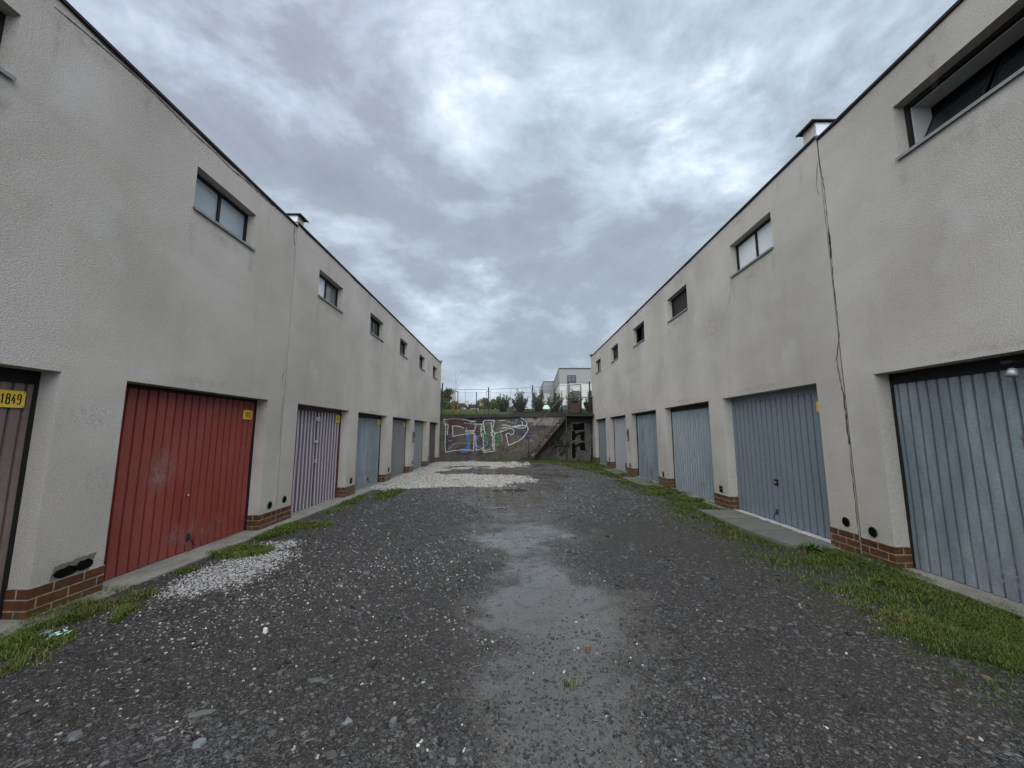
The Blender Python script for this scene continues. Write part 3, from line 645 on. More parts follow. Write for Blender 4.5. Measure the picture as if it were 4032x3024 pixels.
        x2, x3 = sorted((XF + sd * .205, XF + sd * .27)); fr.box(x2, x3, a + fw, b - fw, zh - hh, zh - .0015)
        fr.build('door_frame', opt.get('frame', DFRAME), door)
        if 'plate' in opt:
            py, pz = opt['plate']; txt = opt['num']; pw, ph = opt.get('psize', (.21, .155)); pl = MB(); c = .012; d0, d1 = dep - .022, dep - .014
            oc = [(py + c, pz), (py + pw - c, pz), (py + pw, pz + c), (py + pw, pz + ph - c), (py + pw - c, pz + ph), (py + c, pz + ph), (py, pz + ph - c), (py, pz + c)]
            pl.face([W(*q, d0) for q in oc])
            for q, q2 in zip(oc, oc[1:] + oc[:1]): pl.face([W(*q, d0), W(*q2, d0), W(*q2, d1 + .006), W(*q, d1 + .006)])
            n = len(txt); cw = (pw - .05) / n; chh = ph * .58
            for k, chx in enumerate(txt):
                for st in DIG[chx]:
                    # reading direction: seen from the alley
                    fn = (lambda u, v, k=k: W(py + (.025 + cw * k + u * cw * .72 + cw * .14) if sd < 0 else py + pw - (.025 + cw * k + u * cw * .72 + cw * .14), pz + ph * .21 + v * chh, d0 - .0015))
                    # thickness in unit space
                    s2 = [(u * cw * .72, v * chh) for u, v in st]
                    fn2 = (lambda u, v, k=k: W((py + .025 + cw * k + cw * .14 + u) if sd < 0 else (py + pw - .025 - cw * k - cw * .14 - u), pz + ph * .21 + v, d0 - .0015))
                    pl.ribbon(s2, .0105, fn2, 1)
            for q in ((.014, .014), (pw - .014, .014), (.014, ph - .014), (pw - .014, ph - .014)): pl.poly(circle(6, .005, py + q[0], pz + q[1]), lambda u, v: W(u, v, d0 - .001), 1)
            pl.build('number_plate', [YEL, BLACK], door)
        if 'handle' in opt:
            hy, hz = opt['handle']; h = MB(); e = dep - .004
            h.tube([W(hy, hz + .10, e), W(hy, hz + .10, e - .03), W(hy + .02, hz + .02, e - .05), W(hy + .07, hz - .03, e - .045)], .008, 6); h.box(*sorted((XF + sd * (e - .012), XF + sd * (e + .01))), hy - .03, hy + .02, hz + .05, hz + .15)
            h.build('handle', IRON, door)
        if 'lock' in opt:
            hy, hz, s_ = opt['lock']; h = MB(); h.box(*sorted((XF + sd * (dep - .014), XF + sd * (dep + .004))), hy - s_ / 2, hy + s_ / 2, hz - s_ / 2, hz + s_ / 2)
            h.tube([W(hy, hz, dep - .014), W(hy, hz, dep - .035)], .014, 8, 1); h.build('lock', [DFRAME, ZINC], door)
        if 'split' in opt:
            sy = opt['split']; h = MB()
            h.box(*sorted((XF + sd * (dep - .008), XF + sd * (dep + .004))), sy - .012, sy + .012, z0, z1 - .05, 0); h.build('centre_seam', RUSTM, door)
            h = MB(); h.box(*sorted((XF + sd * (dep - .03), XF + sd * (dep - .004))), sy - .06, sy + .11, 1.38, 1.44); h.tube([W(sy + .05, 1.44, dep - .03), W(sy + .05, 1.5, dep - .035), W(sy + .1, 1.5, dep - .035), W(sy + .1, 1.4, dep - .03)], .008, 6)
            h.build('padlock', GREYP, door)
            h = MB(); h.box(*sorted((XF + sd * (dep - .035), XF + sd * (dep - .002))), sy + .02, sy + .10, .92, 1.0); h.build('hasp', GREYP, door)
            h = MB(); h.box(*sorted((XF + sd * (dep - .03), XF + sd * (dep - .002))), sy - .02, sy + .12, 1.88, 1.98); h.build('latch', GREYP, door)
        for sm in opt.get('scuffs', []):
            h = MB(); h.poly(sm[0], lambda u, v: W(u, v, dep - .0025), ); h.build('scuff_mark', sm[1], door)
    # windows
    for ww in wins:
        a, b, kind = ww; dep = .17; m = MB(); fw = .045; x0, x1 = sorted((XF + sd * (dep - .035), XF + sd * (dep + .02)))
        fm = {'brown': RFRAME}.get(kind, DFRAME)
        m.box(x0, x1, a + .001, a + fw, zb + .001, zw - .001); m.box(x0, x1, b - fw, b - .001, zb + .001, zw - .001)
        m.box(x0, x1, a + fw, b - fw, zb + .001, zb + fw * .7); m.box(x0, x1, a + fw, b - fw, zw - fw, zw - .001)
        mull = kind not in ('grille', 'brown')
        mid = (a + b) / 2
        if mull and kind != 'open': m.box(*sorted((XF + sd * (dep - .03), XF + sd * (dep + .015))), mid - .022, mid + .022, zb + fw * .7, zw - fw)
        win = m.build('window_frame', fm, root)
        gm = {'frost': (FROST, FROST), 'curtain': (CURT, CURT), 'sky': (GREYG, GLASS_D), 'half': (CURT, GREYG), 'grille': (BLACK, BLACK), 'open': (None, None), 'tilt': (GLASS_D, None), 'brown': (BROWNG, BROWNG), 'grey': (GREYG, GREYG)}[kind]
        near, far = (a + fw, mid - .022), (mid + .022, b - fw)
        if not mull:
            g = MB(); g.box(*sorted((XF + sd * (dep - .004), XF + sd * (dep + .004))), a + fw, b - fw, zb + fw * .7, zw - fw)
            if kind == 'grille':
                for k in range(1, 12):
                    yk = a + fw + (b - a - 2 * fw) * k / 12; g.box(*sorted((XF + sd * (dep - .012), XF + sd * (dep - .006))), yk - .004, yk + .004, zb + fw, zw - fw)
                g.build('grille', IRON, win)
            else: g.build('board', gm[0], win)
        else:
            for (p, q), gg in zip((near, far), gm):
                g = MB()
                if gg is None:    # sash tilted inwards at the top, leaving the opening dark
                    T = .32 if kind == 'open' else .22; zt0, zt1 = zb + fw * .7, zw - fw
                    g.face([W(p, zt0, dep), W(q, zt0, dep), W(q, zt1, dep + T), W(p, zt1, dep + T)])
                    for e0, e1 in ((p, p + .03), (q - .03, q)): g.face([W(e0, zt0, dep - .004), W(e1, zt0, dep - .004), W(e1, zt1, dep + T - .004), W(e0, zt1, dep + T - .004)], 1)
                    g.face([W(p, zt1 - .03, dep + T - .006), W(q, zt1 - .03, dep + T - .006), W(q, zt1, dep + T - .002), W(p, zt1, dep + T - .002)], 1)
                    g.build('tilted_sash', [GLASS_D, DFRAME], win)
                else:
                    g.box(*sorted((XF + sd * (dep - .003), XF + sd * (dep + .003))), p, q, zb + fw * .7, zw - fw); g.build('pane', gg, win)
        if kind == 'open':
            g = MB(); g.box(*sorted((XF + sd * (dep + .0), XF + sd * (dep + .24))), b - fw - .012, b - fw, zb + .02, zw - fw - .002); g.box(*sorted((XF + sd * (dep + .02), XF + sd * (dep + .24))), a + fw, b - fw - .012, zw - fw - .014, zw - fw - .002); g.build('inner_lining', GREYP, win)
        s_ = MB(); s_.box(*sorted((XF - sd * .035, XF + sd * .14)), a - .01, b + .02, zb + .001, zb + .016); s_.box(*sorted((XF - sd * .035, XF - sd * .029)), a - .01, b + .02, zb - .022, zb)
        s_.build('window_sill', WSILL if kind != 'brown' else RFRAME, win)
    # vents
    for vv in spec.get('vents', []):
        y_, z_, kd = vv; v = MB()
        if kd == 'round':
            c = circle(16, .062, y_, z_); v.poly(c, lambda p, q: W(p, q, -.003), 0); co = circle(16, .072, y_, z_)
            for q in range(16): v.face([W(*c[q], -.009), W(*c[(q + 1) % 16], -.009), W(*co[(q + 1) % 16], -.002), W(*co[q], -.002)], 1); v.face([W(*c[q], -.009), W(*c[(q + 1) % 16], -.009), W(*c[(q + 1) % 16], -.003), W(*c[q], -.003)], 0)
        elif kd == 'rect':
            v.poly([(y_ - .08, z_ - .09), (y_ + .07, z_ - .08), (y_ + .08, z_ + .03), (y_ + .06, z_ + .08), (y_ - .07, z_ + .07)], lambda p, q: W(p, q, -.003), 0, .012)
            v.box(*sorted((XF - sd * .012, XF - sd * .005)), y_ - .06, y_ + .06, z_ + .045, z_ + .06, 1); v.box(*sorted((XF - sd * .012, XF - sd * .005)), y_ - .06, y_ + .06, z_ - .01, z_, 1)
        elif kd == 'meter':
            v.box(*sorted((XF - sd * .06, XF)), y_ - .05, y_ + .05, z_ - .24, z_ + .24, 1); v.box(*sorted((XF - sd * .075, XF - sd * .06)), y_ - .035, y_ + .035, z_ + .02, z_ + .16, 0); v.box(*sorted((XF - sd * .07, XF - sd * .06)), y_ - .03, y_ + .03, z_ - .18, z_ - .08, 2)
        elif kd == 'broken':
            v.poly([(y_ - .19, z_ - .10), (y_ + .15, z_ - .10), (y_ + .19, z_ + .02), (y_ + .21, z_ + .07), (y_ + .02, z_ + .055), (y_ - .17, z_ + .04)], lambda p, q: W(p, q, -.003), 1, .012)
            for cy in (-.06, .10):
                v.poly([(y_ + cy + (.105 - .02 * (cy > 0)) * math.cos(t_) * random.uniform(.85, 1.1), z_ - .035 + .12 * cy + .052 * math.sin(t_) * random.uniform(.8, 1.15)) for t_ in [k * 6.283 / 18 for k in range(18)]], lambda p, q: W(p, q, -.006 - .002 * (cy > 0)), 0)
        v.build({'round': 'vent', 'rect': 'vent', 'meter': 'meter_box', 'broken': 'broken_vent'}[kd], [BLACK, SOOT if kd != 'broken' else MORTAR, ZINC], root)
    for pts, wd in spec.get('cracks', []):
        c = MB(); q = []
        for (a0, b0), (a1, b1) in zip(pts, pts[1:]):
            n = max(1, int(math.hypot(a1 - a0, b1 - b0) / .06))
            for k in range(n): q.append((a0 + (a1 - a0) * k / n + random.uniform(-.007, .007), b0 + (b1 - b0) * k / n))
        q.append(pts[-1]); ws = [wd * random.uniform(.35, 1.5) for _ in q]; c.ribbon(q, ws, lambda u, v: W(u, v, -.0025)); c.build('crack', CRACK, root)
    rnd = random.Random(int(Y0 * 10) + 5 + sd); auto = []
    for a, b, _k in wins:
        for e in (a + .03, b - .02): auto.append((rect(e - .09, e + .09, zb - rnd.uniform(.35, .8), zb - .015), STAIN, 0))
        auto.append((rect(a + .2, b - .2, zb - rnd.uniform(.2, .45), zb - .015), STAIN, 0))
    for a, b, *_k in doors:
        auto.append((rect(b + .02, b + .5, .2, rnd.uniform(.35, .6)), STAIN, 0)); auto.append((rect(a + .3, b - .3, zh + .004, zh + rnd.uniform(.1, .25)), STAIN, 0))
    yy = Y0 + .3
    while yy < Y1 - .6: auto.append((rect(yy, yy + rnd.uniform(.05, .16), ZT - rnd.uniform(.3, .9), ZT + .0), STAIN, 0)); yy += rnd.uniform(.3, 1.6)
    for pts, mt, jg in spec.get('patches', []) + auto:
        c = MB(); c.poly(rect(min(p[0] for p in pts), max(p[0] for p in pts), min(p[1] for p in pts), max(p[1] for p in pts)), lambda u, v: W(u, v, -.002)); c.build('wall_stain', mt, root)
    return root

def b_alpha(col, lo, hi, sc_=6, soft=.8):
    def f(t, b):
        b.inputs['Base Color'].default_value = (*col, 1)
        a = t.ramp(t.noise(sc_, 5, .65), (lo, 0.0), (hi, 1.0))
        if soft:
            v = t.N.new('ShaderNodeVectorMath'); v.operation = 'DISTANCE'; t.link(t.coord('UV'), v.inputs[0]); v.inputs[1].default_value = (.5, .5, 0)
            a = t.math('MULTIPLY', a, t.math('MULTIPLY', t.ramp(v.outputs['Value'], (.12, 1.0), (.47, 0.0)), soft))
        t.link(a, b.inputs['Alpha'])
    return f
STAIN = mat('damp_stain', (.20, .18, .15), .95, build=b_alpha((.20, .18, .15), .38, .85, 9, .30))
CHALK = mat('faded_chalk', (.46, .50, .52), .95, build=b_alpha((.46, .5, .52), .50, .62, 22))
RUSTST = mat('rust_stain', (.28, .13, .07), .95, build=b_alpha((.28, .13, .07), .42, .7, 9))
GREENSP = mat('green_spray', (.12, .42, .14), .8, build=b_alpha((.12, .42, .14), .42, .6, 9))
GREYSC = mat('grey_scuff', (.30, .26, .27), .6, build=b_alpha((.33, .20, .18), .42, .70, 7, .8))
RUSTSC = mat('brown_scuff', (.12, .075, .05), .7, build=b_alpha((.12, .075, .05), .45, .65, 9))
BARE = mat('bare_metal_scuff', (.27, .30, .33), .5, build=b_alpha((.27, .3, .33), .4, .6, 11))
def rect(a, b, c, d): return [(a, c), (b, c), (b, d), (a, d)]

garage_row(dict(side=-1, x=-4.4, y0=-2.5, y1=7.372, top=5.79, head=2.195, wz=(4.685, 5.31), label='near part of the left garage row, with the red door numbered 1850',
  doors=[(-1.95, .55, 'grey'), (1.2, 3.70, 'brown', dict(label='brown-grey garage door numbered 1849', plate=(3.395, 1.835), num='1849', drop=.11, lock=(2.5, 1.0, .06))),
         (4.34, 6.90, 'red', dict(label='red ribbed garage door numbered 1850', plate=(6.575, 1.84), num='1850', handle=(5.69, .04), drop=.03, lock=(5.59, .73, .03),
            scuffs=[([(5.2, -.04), (5.3, .42), (5.85, .46), (6.5, .3), (6.5, -.04)], GREYSC), (rect(4.8, 5.5, .75, 1.45), GREYSC), (rect(5.78, 5.86, .05, .3), BARE)]))],
  windows=[(-1.4, -.2, 'grey'), (1.75, 2.99, 'grey'), (4.94, 6.17, 'frost')],
  vents=[(4.04, .29, 'broken'), (7.17, .31, 'round')],
  cracks=[([(7.30, 5.74), (7.27, 5.55), (7.34, 5.36)], .02), ([(7.33, 2.81), (7.27, 2.69), (7.27, 2.55), (7.34, 2.45)], .01), ([(7.335, 2.3), (7.32, 1.9), (7.34, 1.5)], .008),
          ([(3.2, 5.66), (3.56, 5.70), (4.01, 5.735), (4.49, 5.72), (4.77, 5.70), (5.2, 5.715), (5.56, 5.695), (5.88, 5.73), (6.57, 5.73)], .016)],
  patches=[(rect(3.75, 4.3, 1.62, 1.95), CHALK, .03), (rect(4.0, 4.32, .95, 1.25), CHALK, .03), ([(2.9, 5.72), (3.2, 5.45), (4.0, 5.6), (3.9, 5.75)], STAIN, .05),
           (rect(3.78, 4.3, -.05, .2), STAIN, .03)]))
garage_row(dict(side=-1, x=-4.4, y0=7.388, y1=23.35, top=5.87, head=2.205, wz=(4.69, 5.32), label='far part of the left garage row, starting with the lilac corrugated door',
  doors=[(7.86, 10.34, 'pink', dict(label='faded lilac corrugated two-leaf garage door with rusty centre seam', plate=(10.03, 1.88), num='1851', psize=(.22, .19), split=9.07, drop=.08, frame=RFRAME)),
         (10.98, 13.49, 'galv_dark', dict(label='dark galvanised corrugated garage door', plate=(13.17, 1.90), num='1852', psize=(.24, .17), handle=(12.5, .06), drop=.11, scuffs=[(rect(10.99, 13.47, -.05, .5), BARE)])),
         (14.15, 16.66, 'grey', dict(label='flat grey ribbed garage door', plate=(16.3, 1.88), num='1853', psize=(.24, .17))),
         (17.31, 19.79, 'bluegrey', dict(label='blue-grey garage door with a pale number plate', plate=(19.48, 1.88), num='1854', psize=(.24, .17))),
         (20.49, 22.94, 'darkbrown', dict(label='plain dark brown garage door at the far end'))],
  windows=[(8.36, 9.59, 'half'), (11.53, 12.74, 'sky'), (14.7, 15.83, 'sky'), (17.84, 18.98, 'sky'), (20.94, 22.07, 'brown')],
  upstand=[(7.39, 7.60, 6.04), (23.12, 23.349, 5.98)],
  vents=[(7.62, .34, 'round'), (10.70, .33, 'rect'), (13.91, .33, 'rect'), (17.14, .34, 'rect'), (20.32, .32, 'rect'), (17.09, 1.43, 'meter')],
  cracks=[([(9.9, 5.2), (9.95, 5.05)], .006)],
  patches=[(rect(21.8, 22.3, 2.3, 2.56), GREENSP, .05), ([(9.1, 4.66), (9.15, 4.5), (9.6, 4.48), (9.65, 4.66)], STAIN, .04), ([(12.6, 4.66), (12.7, 4.4), (12.85, 4.66)], STAIN, .04), (rect(20.0, 20.3, 1.2, 1.6), CHALK, .04)]))
garage_row(dict(side=1, x=4.78, y0=-2.5, y1=5.512, top=6.17, head=2.375, wz=(4.965, 5.665), plinth=.19, sill_w=.10, label='near part of the right garage row, with the open window and galvanised door',
  doors=[(-1.4, 1.4, 'grey'), (2.32, 5.05, 'galv_near', dict(label='bluish galvanised ribbed garage door nearest on the right', drop=.12, scuffs=[(rect(2.5, 4.9, -.04, .45), BARE), (rect(3.7, 3.9, 1.2, 1.7), RUSTSC)]))],
  windows=[(-.2, 1.15, 'grey'), (3.0, 4.37, 'open')], vents=[(5.32, .30, 'round')],
  cracks=[([(5.512, 6.15), (5.515, 5.82), (5.492, 5.49), (5.485, 5.21), (5.487, 4.6), (5.50, 3.84), (5.505, 3.0)], .013), ([(5.485, 4.62), (5.487, 4.45), (5.497, 4.2)], .028)],
  patches=[(rect(5.1, 5.5, .19, .27), STAIN, .02)]))
garage_row(dict(side=1, x=4.78, y0=5.532, y1=23.2, top=6.23, head=2.385, wz=(4.98, 5.69), plinth=.215, sill_w=.10, label='far part of the right garage row, beyond the cracked joint, with the slate-blue door',
  doors=[(6.02, 8.75, 'slate', dict(label='slate-blue ribbed garage door with black square lock', plate=(6.10, 1.94), psize=(.21, .18), num='1', drop=.10, frame=P['slate'], lock=(7.47, .68, .11), handle=(7.52, .03), scuffs=[(rect(7.65, 7.8, .95, 1.25), BARE)])),
         (9.38, 12.14, 'galv_light', dict(label='pale galvanised corrugated garage door with rusty marks low down', drop=.11, scuffs=[(rect(10.1, 10.6, .1, .4), RUSTSC), (rect(10.6, 10.8, .9, 1.1), RUSTSC)])),
         (12.87, 15.6, 'galv_mid', dict(label='streaky galvanised corrugated garage door', drop=.08, scuffs=[(rect(14.0, 14.4, -.04, .5), RUSTSC)])),
         (16.38, 19.09, 'lilacgrey', dict(label='pale lilac-grey ribbed garage door with a red mark low down', scuffs=[(rect(17.2, 17.4, -.04, .3), RFRAME)])),
         (19.88, 22.47, 'teal', dict(label='plain grey-blue garage door at the far end of the right row', scuffs=[(rect(20.9, 21.3, -.04, .4), RUSTSC)]))],
  windows=[(6.69, 8.04, 'curtain'), (10.18, 11.5, 'grille'), (13.63, 14.93, 'tilt'), (17.14, 18.42, 'grille'), (20.62, 21.88, 'grey')],
  upstand=[(5.535, 5.78, 6.49), (22.95, 23.199, 6.33)],
  vents=[(5.73, .34, 'round'), (9.07, .34, 'rect'), (12.49, .32, 'rect'), (15.97, .32, 'rect'), (19.38, .34, 'rect'), (16.0, 1.52, 'meter')],
  cracks=[([(5.545, 5.85), (5.60, 5.6), (5.61, 5.4), (5.59, 5.28)], .008), ([(5.52, 3.02), (5.59, 2.68), (5.585, 2.5), (5.555, 2.24), (5.535, 2.15)], .013), ([(5.545, 2.17), (5.54, 1.9), (5.545, 1.7), (5.535, 1.45)], .026), ([(5.535, 1.5), (5.545, 1.3), (5.54, .9), (5.545, .22)], .011),
          ([(8.06, 4.95), (8.08, 4.78), (8.22, 4.45), (8.5, 4.15)], .006)],
  patches=[([(8.2, 4.7), (9.2, 4.1), (9.9, 3.7), (9.3, 3.6), (8.3, 4.2)], STAIN, .08), (rect(15.85, 16.15, .6, 1.24), RUSTST, .04), ([(7.4, 6.15), (7.7, 5.95), (8.0, 6.12)], STAIN, .04), ([(14.9, 4.2), (15.4, 3.9), (15.7, 4.1), (15.3, 4.3)], STAIN, .05), (rect(12.4, 12.75, 1.4, 2.0), STAIN, .05), (rect(8.8, 9.3, -.05, .25), WPAINT, .0) if 0 else (rect(19.2, 19.8, 1.2, 1.6), CHALK, .04)]))
# joint filler between the buildings
for sd, XF, a, b, zt in ((-1, -4.4, 7.3725, 7.3875, 5.7), (1, 4.78, 5.5125, 5.5315, 6.1)):
    m = MB(); m.box(*sorted((XF + sd * .02, XF + sd * .05)), a, b, -.2, zt); m.box(*sorted((XF + sd * .004, XF + sd * .02)), a, b - .006, -.2, zt * .5)
    tag(m.build('joint_strip', CRACK, loc=(XF, a, -.2)), 'open expansion joint running up the %s garage row' % ('left' if sd < 0 else 'right'), 'joint')
# security light above the near right door
m = MB(); m.box(4.80, 4.94, 3.66, 3.74, 2.27, 2.30); m.tube([(4.86, 3.70, 2.27), (4.86, 3.70, 2.22)], .012, 8); m.tube([(4.86, 3.70, 2.22), (4.84, 3.70, 2.15)], [.03, .045], 12, 1)
tag(m.build('door_lamp', [DFRAME, ZINC], loc=(4.86, 3.7, 2.3)), 'small metal lamp fixed under the lintel of the nearest right door', 'lamp')

# paving slabs and painted threshold
for (x0, x1, y0, y1), n in zip(PAVE, (3, 3, 3)):
    for k in range(n):
        m = MB(); w = (y1 - y0) / n; a = y0 + w * k + .006; b = y0 + w * (k + 1) - .006; tz = -.055 + .004 * k + (.012 if y0 < 9 else 0)
        sk = .12 if (k == 0 and y0 < 9) else 0
        V = [(x0 + sk, a, -.14), (x1, a, -.14), (x1, b, -.14), (x0, b, -.14), (x0 + sk + .01, a + .01, tz), (x1 - .01, a + .01, tz), (x1 - .01, b - .01, tz - .004), (x0 + .01, b - .01, tz)]
        m.mesh(V, [(4, 5, 6, 7), (0, 1, 5, 4), (1, 2, 6, 5), (2, 3, 7, 6), (3, 0, 4, 7)])
        which = ('nearest', 'middle', 'farthest')[k]; where = {5.95: 'in front of the slate-blue door', 12.75: 'in front of the streaky galvanised door', 16.1: 'in front of the pale lilac-grey door'}[y0]
        tag(m.build('paving_slab', SLAB, loc=(x0, a, -.1)), '%s of three concrete paving slabs %s' % (which, where), 'paving slab', 'concrete slabs set in the verge')
m = MB(); m.poly([(4.70, 6.05), (4.98, 6.05), (4.98, 8.73), (4.68, 8.73)], lambda a, b: (a, b, -.0575), jag=.03)
tag(m.build('painted_threshold', WPAINT, loc=(4.8, 6.05, -.06)), 'worn white paint on the threshold of the slate-blue door', 'threshold')

# ------------------------------------------------------------------ end wall with stair, landing, graffiti
YW = 23.42
rw = empty('retaining_wall', (0, YW, 0)); tag(rw, 'old stained concrete retaining wall covered in graffiti closing the yard', 'wall')
m = MB(); nx_, nz_ = 60, 16
def wallp(i, j):
    xx = -4.6 + 9.8 * i / nx_; zt = 2.60 + .012 * (xx + 4.6); zz = -.2 + (zt + .2) * j / nz_
    return (xx, YW + .012 * math.sin(i * 1.3 + j * .9) * math.sin(j * 1.1), zz)
for i in range(nx_):
    for j in range(nz_): m.face([wallp(i, j), wallp(i + 1, j), wallp(i + 1, j + 1), wallp(i, j + 1)], 0, smooth=True)
m.box(-4.6, 5.2, YW + .03, YW + .4, -.2, 2.55); m.build('wall', OLDWALL, rw)
m = MB(); n = 40
for i in range(n):
    x0, x1 = -4.38 + 9.14 * i / n, -4.38 + 9.14 * (i + 1) / n; f = lambda xx: 2.705 + .012 * (xx + 4.6) + .008 * math.sin(xx * 5)
    z0b = lambda xx: 2.50 + .015 * (xx + 4.6) + .012 * math.sin(xx * 3.1 + 1)
    for A in [[(x0, YW - .10, z0b(x0)), (x1, YW - .10, z0b(x1)), (x1, YW - .09, f(x1)), (x0, YW - .09, f(x0))], [(x0, YW - .09, f(x0)), (x1, YW - .09, f(x1)), (x1, YW + .35, f(x1) + .03), (x0, YW + .35, f(x0) + .03)], [(x0, YW - .10, z0b(x0)), (x1, YW - .10, z0b(x1)), (x1, YW + .02, z0b(x1)), (x0, YW + .02, z0b(x0))]]: m.face(A)
m.build('coping', COPING, rw)
# image-plane free mapping: the marks were measured on the plane of the wall
_f, _p, _y = 1515., R(7.297), R(.1134)
def on_wall(px, py, Yp):
    u, v = (px - 2016) / _f, -(py - 1512) / _f; X_, Y_, Z_ = u, math.cos(_p) - v * math.sin(_p), math.sin(_p) + v * math.cos(_p)
    X_, Y_ = X_ * math.cos(_y) - Y_ * math.sin(_y), X_ * math.sin(_y) + Y_ * math.cos(_y); t = Yp / Y_; return (X_ * t, 1.6 + Z_ * t)
def g1(a, b): return on_wall(1720 + a * .15371, 1620 + b * .15371, YW)
def g2(a, b): return on_wall(2020 + a * .15371, 1620 + b * .15371, YW)
def spray(name, col, lo=.36, hi=.56, sc_=13): return mat(name, col, .7, build=b_alpha(col, lo, hi, sc_, 0))
WHT = spray('white_spray', (.45, .47, .47), .30, .56, 16); WHTD = spray('faint_white_spray', (.26, .27, .27), .36, .62, 16); REDS = spray('dark_red_spray', (.075, .022, .026), .36, .60, 9); BRN = spray('brown_spray', (.12, .055, .035), .42, .66, 9)
BLUS = spray('blue_spray', (.045, .11, .23), .25, .45, 9); TEALS = spray('teal_spray', (.05, .17, .22), .3, .6, 9); GRNS = spray('dark_green_spray', (.035, .17, .06), .40, .62, 9); LGR = spray('pale_green_spray', (.16, .28, .19), .42, .62, 12)
PUR = spray('purple_spray', (.095, .065, .12), .42, .6, 12); NAVY = spray('navy_spray', (.02, .03, .10), .40, .6, 12); BLK = mat('black_spray', (.006, .006, .007), 1.0, spec=.05); MOULD_SHADE = spray('black_mould_and_shade', (.008, .008, .007), .24, .52, 3); TAN = spray('worn_tan_render', (.15, .115, .085), .42, .66, 4)
def wl(off): return lambda a, b: (a, YW - .014 - off, b)
def strokes(name, lst, w, mt, off, G=g1, sm=6):
    m = MB()
    for i, st in enumerate(lst): m.ribbon([G(*q) for q in st], w, wl(off + .0004 * i), smooth=sm)
    m.build(name, mt, rw)
def fills(name, lst, mt, off, G=g1):
    m = MB()
    for i, st in enumerate(lst): m.poly([G(*q) for q in st], wl(off + .0004 * i), jag=.03)
    m.build(name, mt, rw)
fills('graffiti_fill', [[(1300, 640), (1900, 560), (2300, 700), (2300, 1150), (1700, 1130), (1450, 1050)]], TAN, .001)
fills('graffiti_fill', [[(290, 215), (560, 215), (860, 270), (980, 310), (975, 475), (740, 470), (740, 400), (600, 385), (420, 375), (415, 520), (290, 590)], [(1000, 400), (1135, 400), (1135, 585), (1000, 585)], [(1235, 385), (1290, 385), (1290, 560), (1250, 560)],
  [(470, 950), (720, 860), (760, 900), (900, 780), (960, 700), (960, 960), (850, 1040), (760, 1100), (520, 1110)], [(1010, 610), (1190, 600), (1370, 760), (1340, 900), (1180, 960), (1000, 940)]], REDS, .003)
fills('graffiti_fill', [[(1040, 700), (1120, 620), (1180, 700), (1180, 850), (1060, 840)]], BRN, .006)
fills('graffiti_fill', [[(760, 575), (820, 600), (860, 800), (860, 960), (800, 1050), (690, 1075), (600, 1040), (588, 960), (740, 910), (775, 860), (745, 650)], [(1000, 625), (1080, 615), (1060, 710), (1010, 800), (1020, 850), (1170, 885), (1170, 930), (1030, 940), (965, 880)]], BLUS, .007)
fills('graffiti_fill', [[(1200, 640), (1260, 640), (1335, 780), (1320, 870), (1225, 925), (1235, 860), (1262, 820), (1205, 720)]], TEALS, .007)
fills('graffiti_fill', [[(1295, 370), (1390, 400), (1420, 640), (1270, 645), (1290, 500)], [(1510, 585), (1630, 530), (1615, 790), (1545, 800), (1550, 660), (1480, 720)], [(1190, 430), (1230, 430), (1260, 640), (1170, 640)]], GRNS, .006)
fills('graffiti_fill', [[(1375, 840), (1500, 805), (1700, 800), (1650, 860), (1500, 880), (1395, 910)], [(1570, 400), (1650, 420), (1690, 700), (1700, 790), (1640, 790), (1640, 620)]], LGR, .008)
fills('graffiti_fill', [[(240, 615), (400, 590), (540, 680), (610, 740), (440, 770), (250, 735)]], PUR, .005)
fills('graffiti_fill', [[(1960, 330), (2110, 230), (2280, 300), (2180, 350)], [(2240, 560), (2420, 560), (2440, 700), (2250, 720)]], NAVY, .004)
fills('mould_and_shade', [[(1240, 130), (2060, 110), (2050, 300), (1500, 290), (1380, 420), (1200, 700), (900, 950), (600, 1130), (460, 1120), (1000, 520), (1180, 330)], [(0, 0), (1200, 0), (1200, 120), (0, 150)]], MOULD_SHADE, .002, g2)  # first shape is painted shade under stair and landing, second mould below the coping
fills('mould_and_shade', [[(110, 100), (2212, 60), (2212, 190), (1500, 200), (1000, 330), (160, 170)]], MOULD_SHADE, .002)
strokes('graffiti_line', [[(1790, 500), (1850, 490), (1870, 560), (1800, 600), (1880, 620)], [(1960, 480), (2020, 490), (1990, 560), (2040, 570)], [(2080, 470), (2110, 600)], [(2160, 480), (2160, 580), (2230, 560)], [(2240, 480), (2300, 470), (2290, 560)], [(2350, 480), (2340, 600), (2400, 560)]], .07, NAVY, .006)
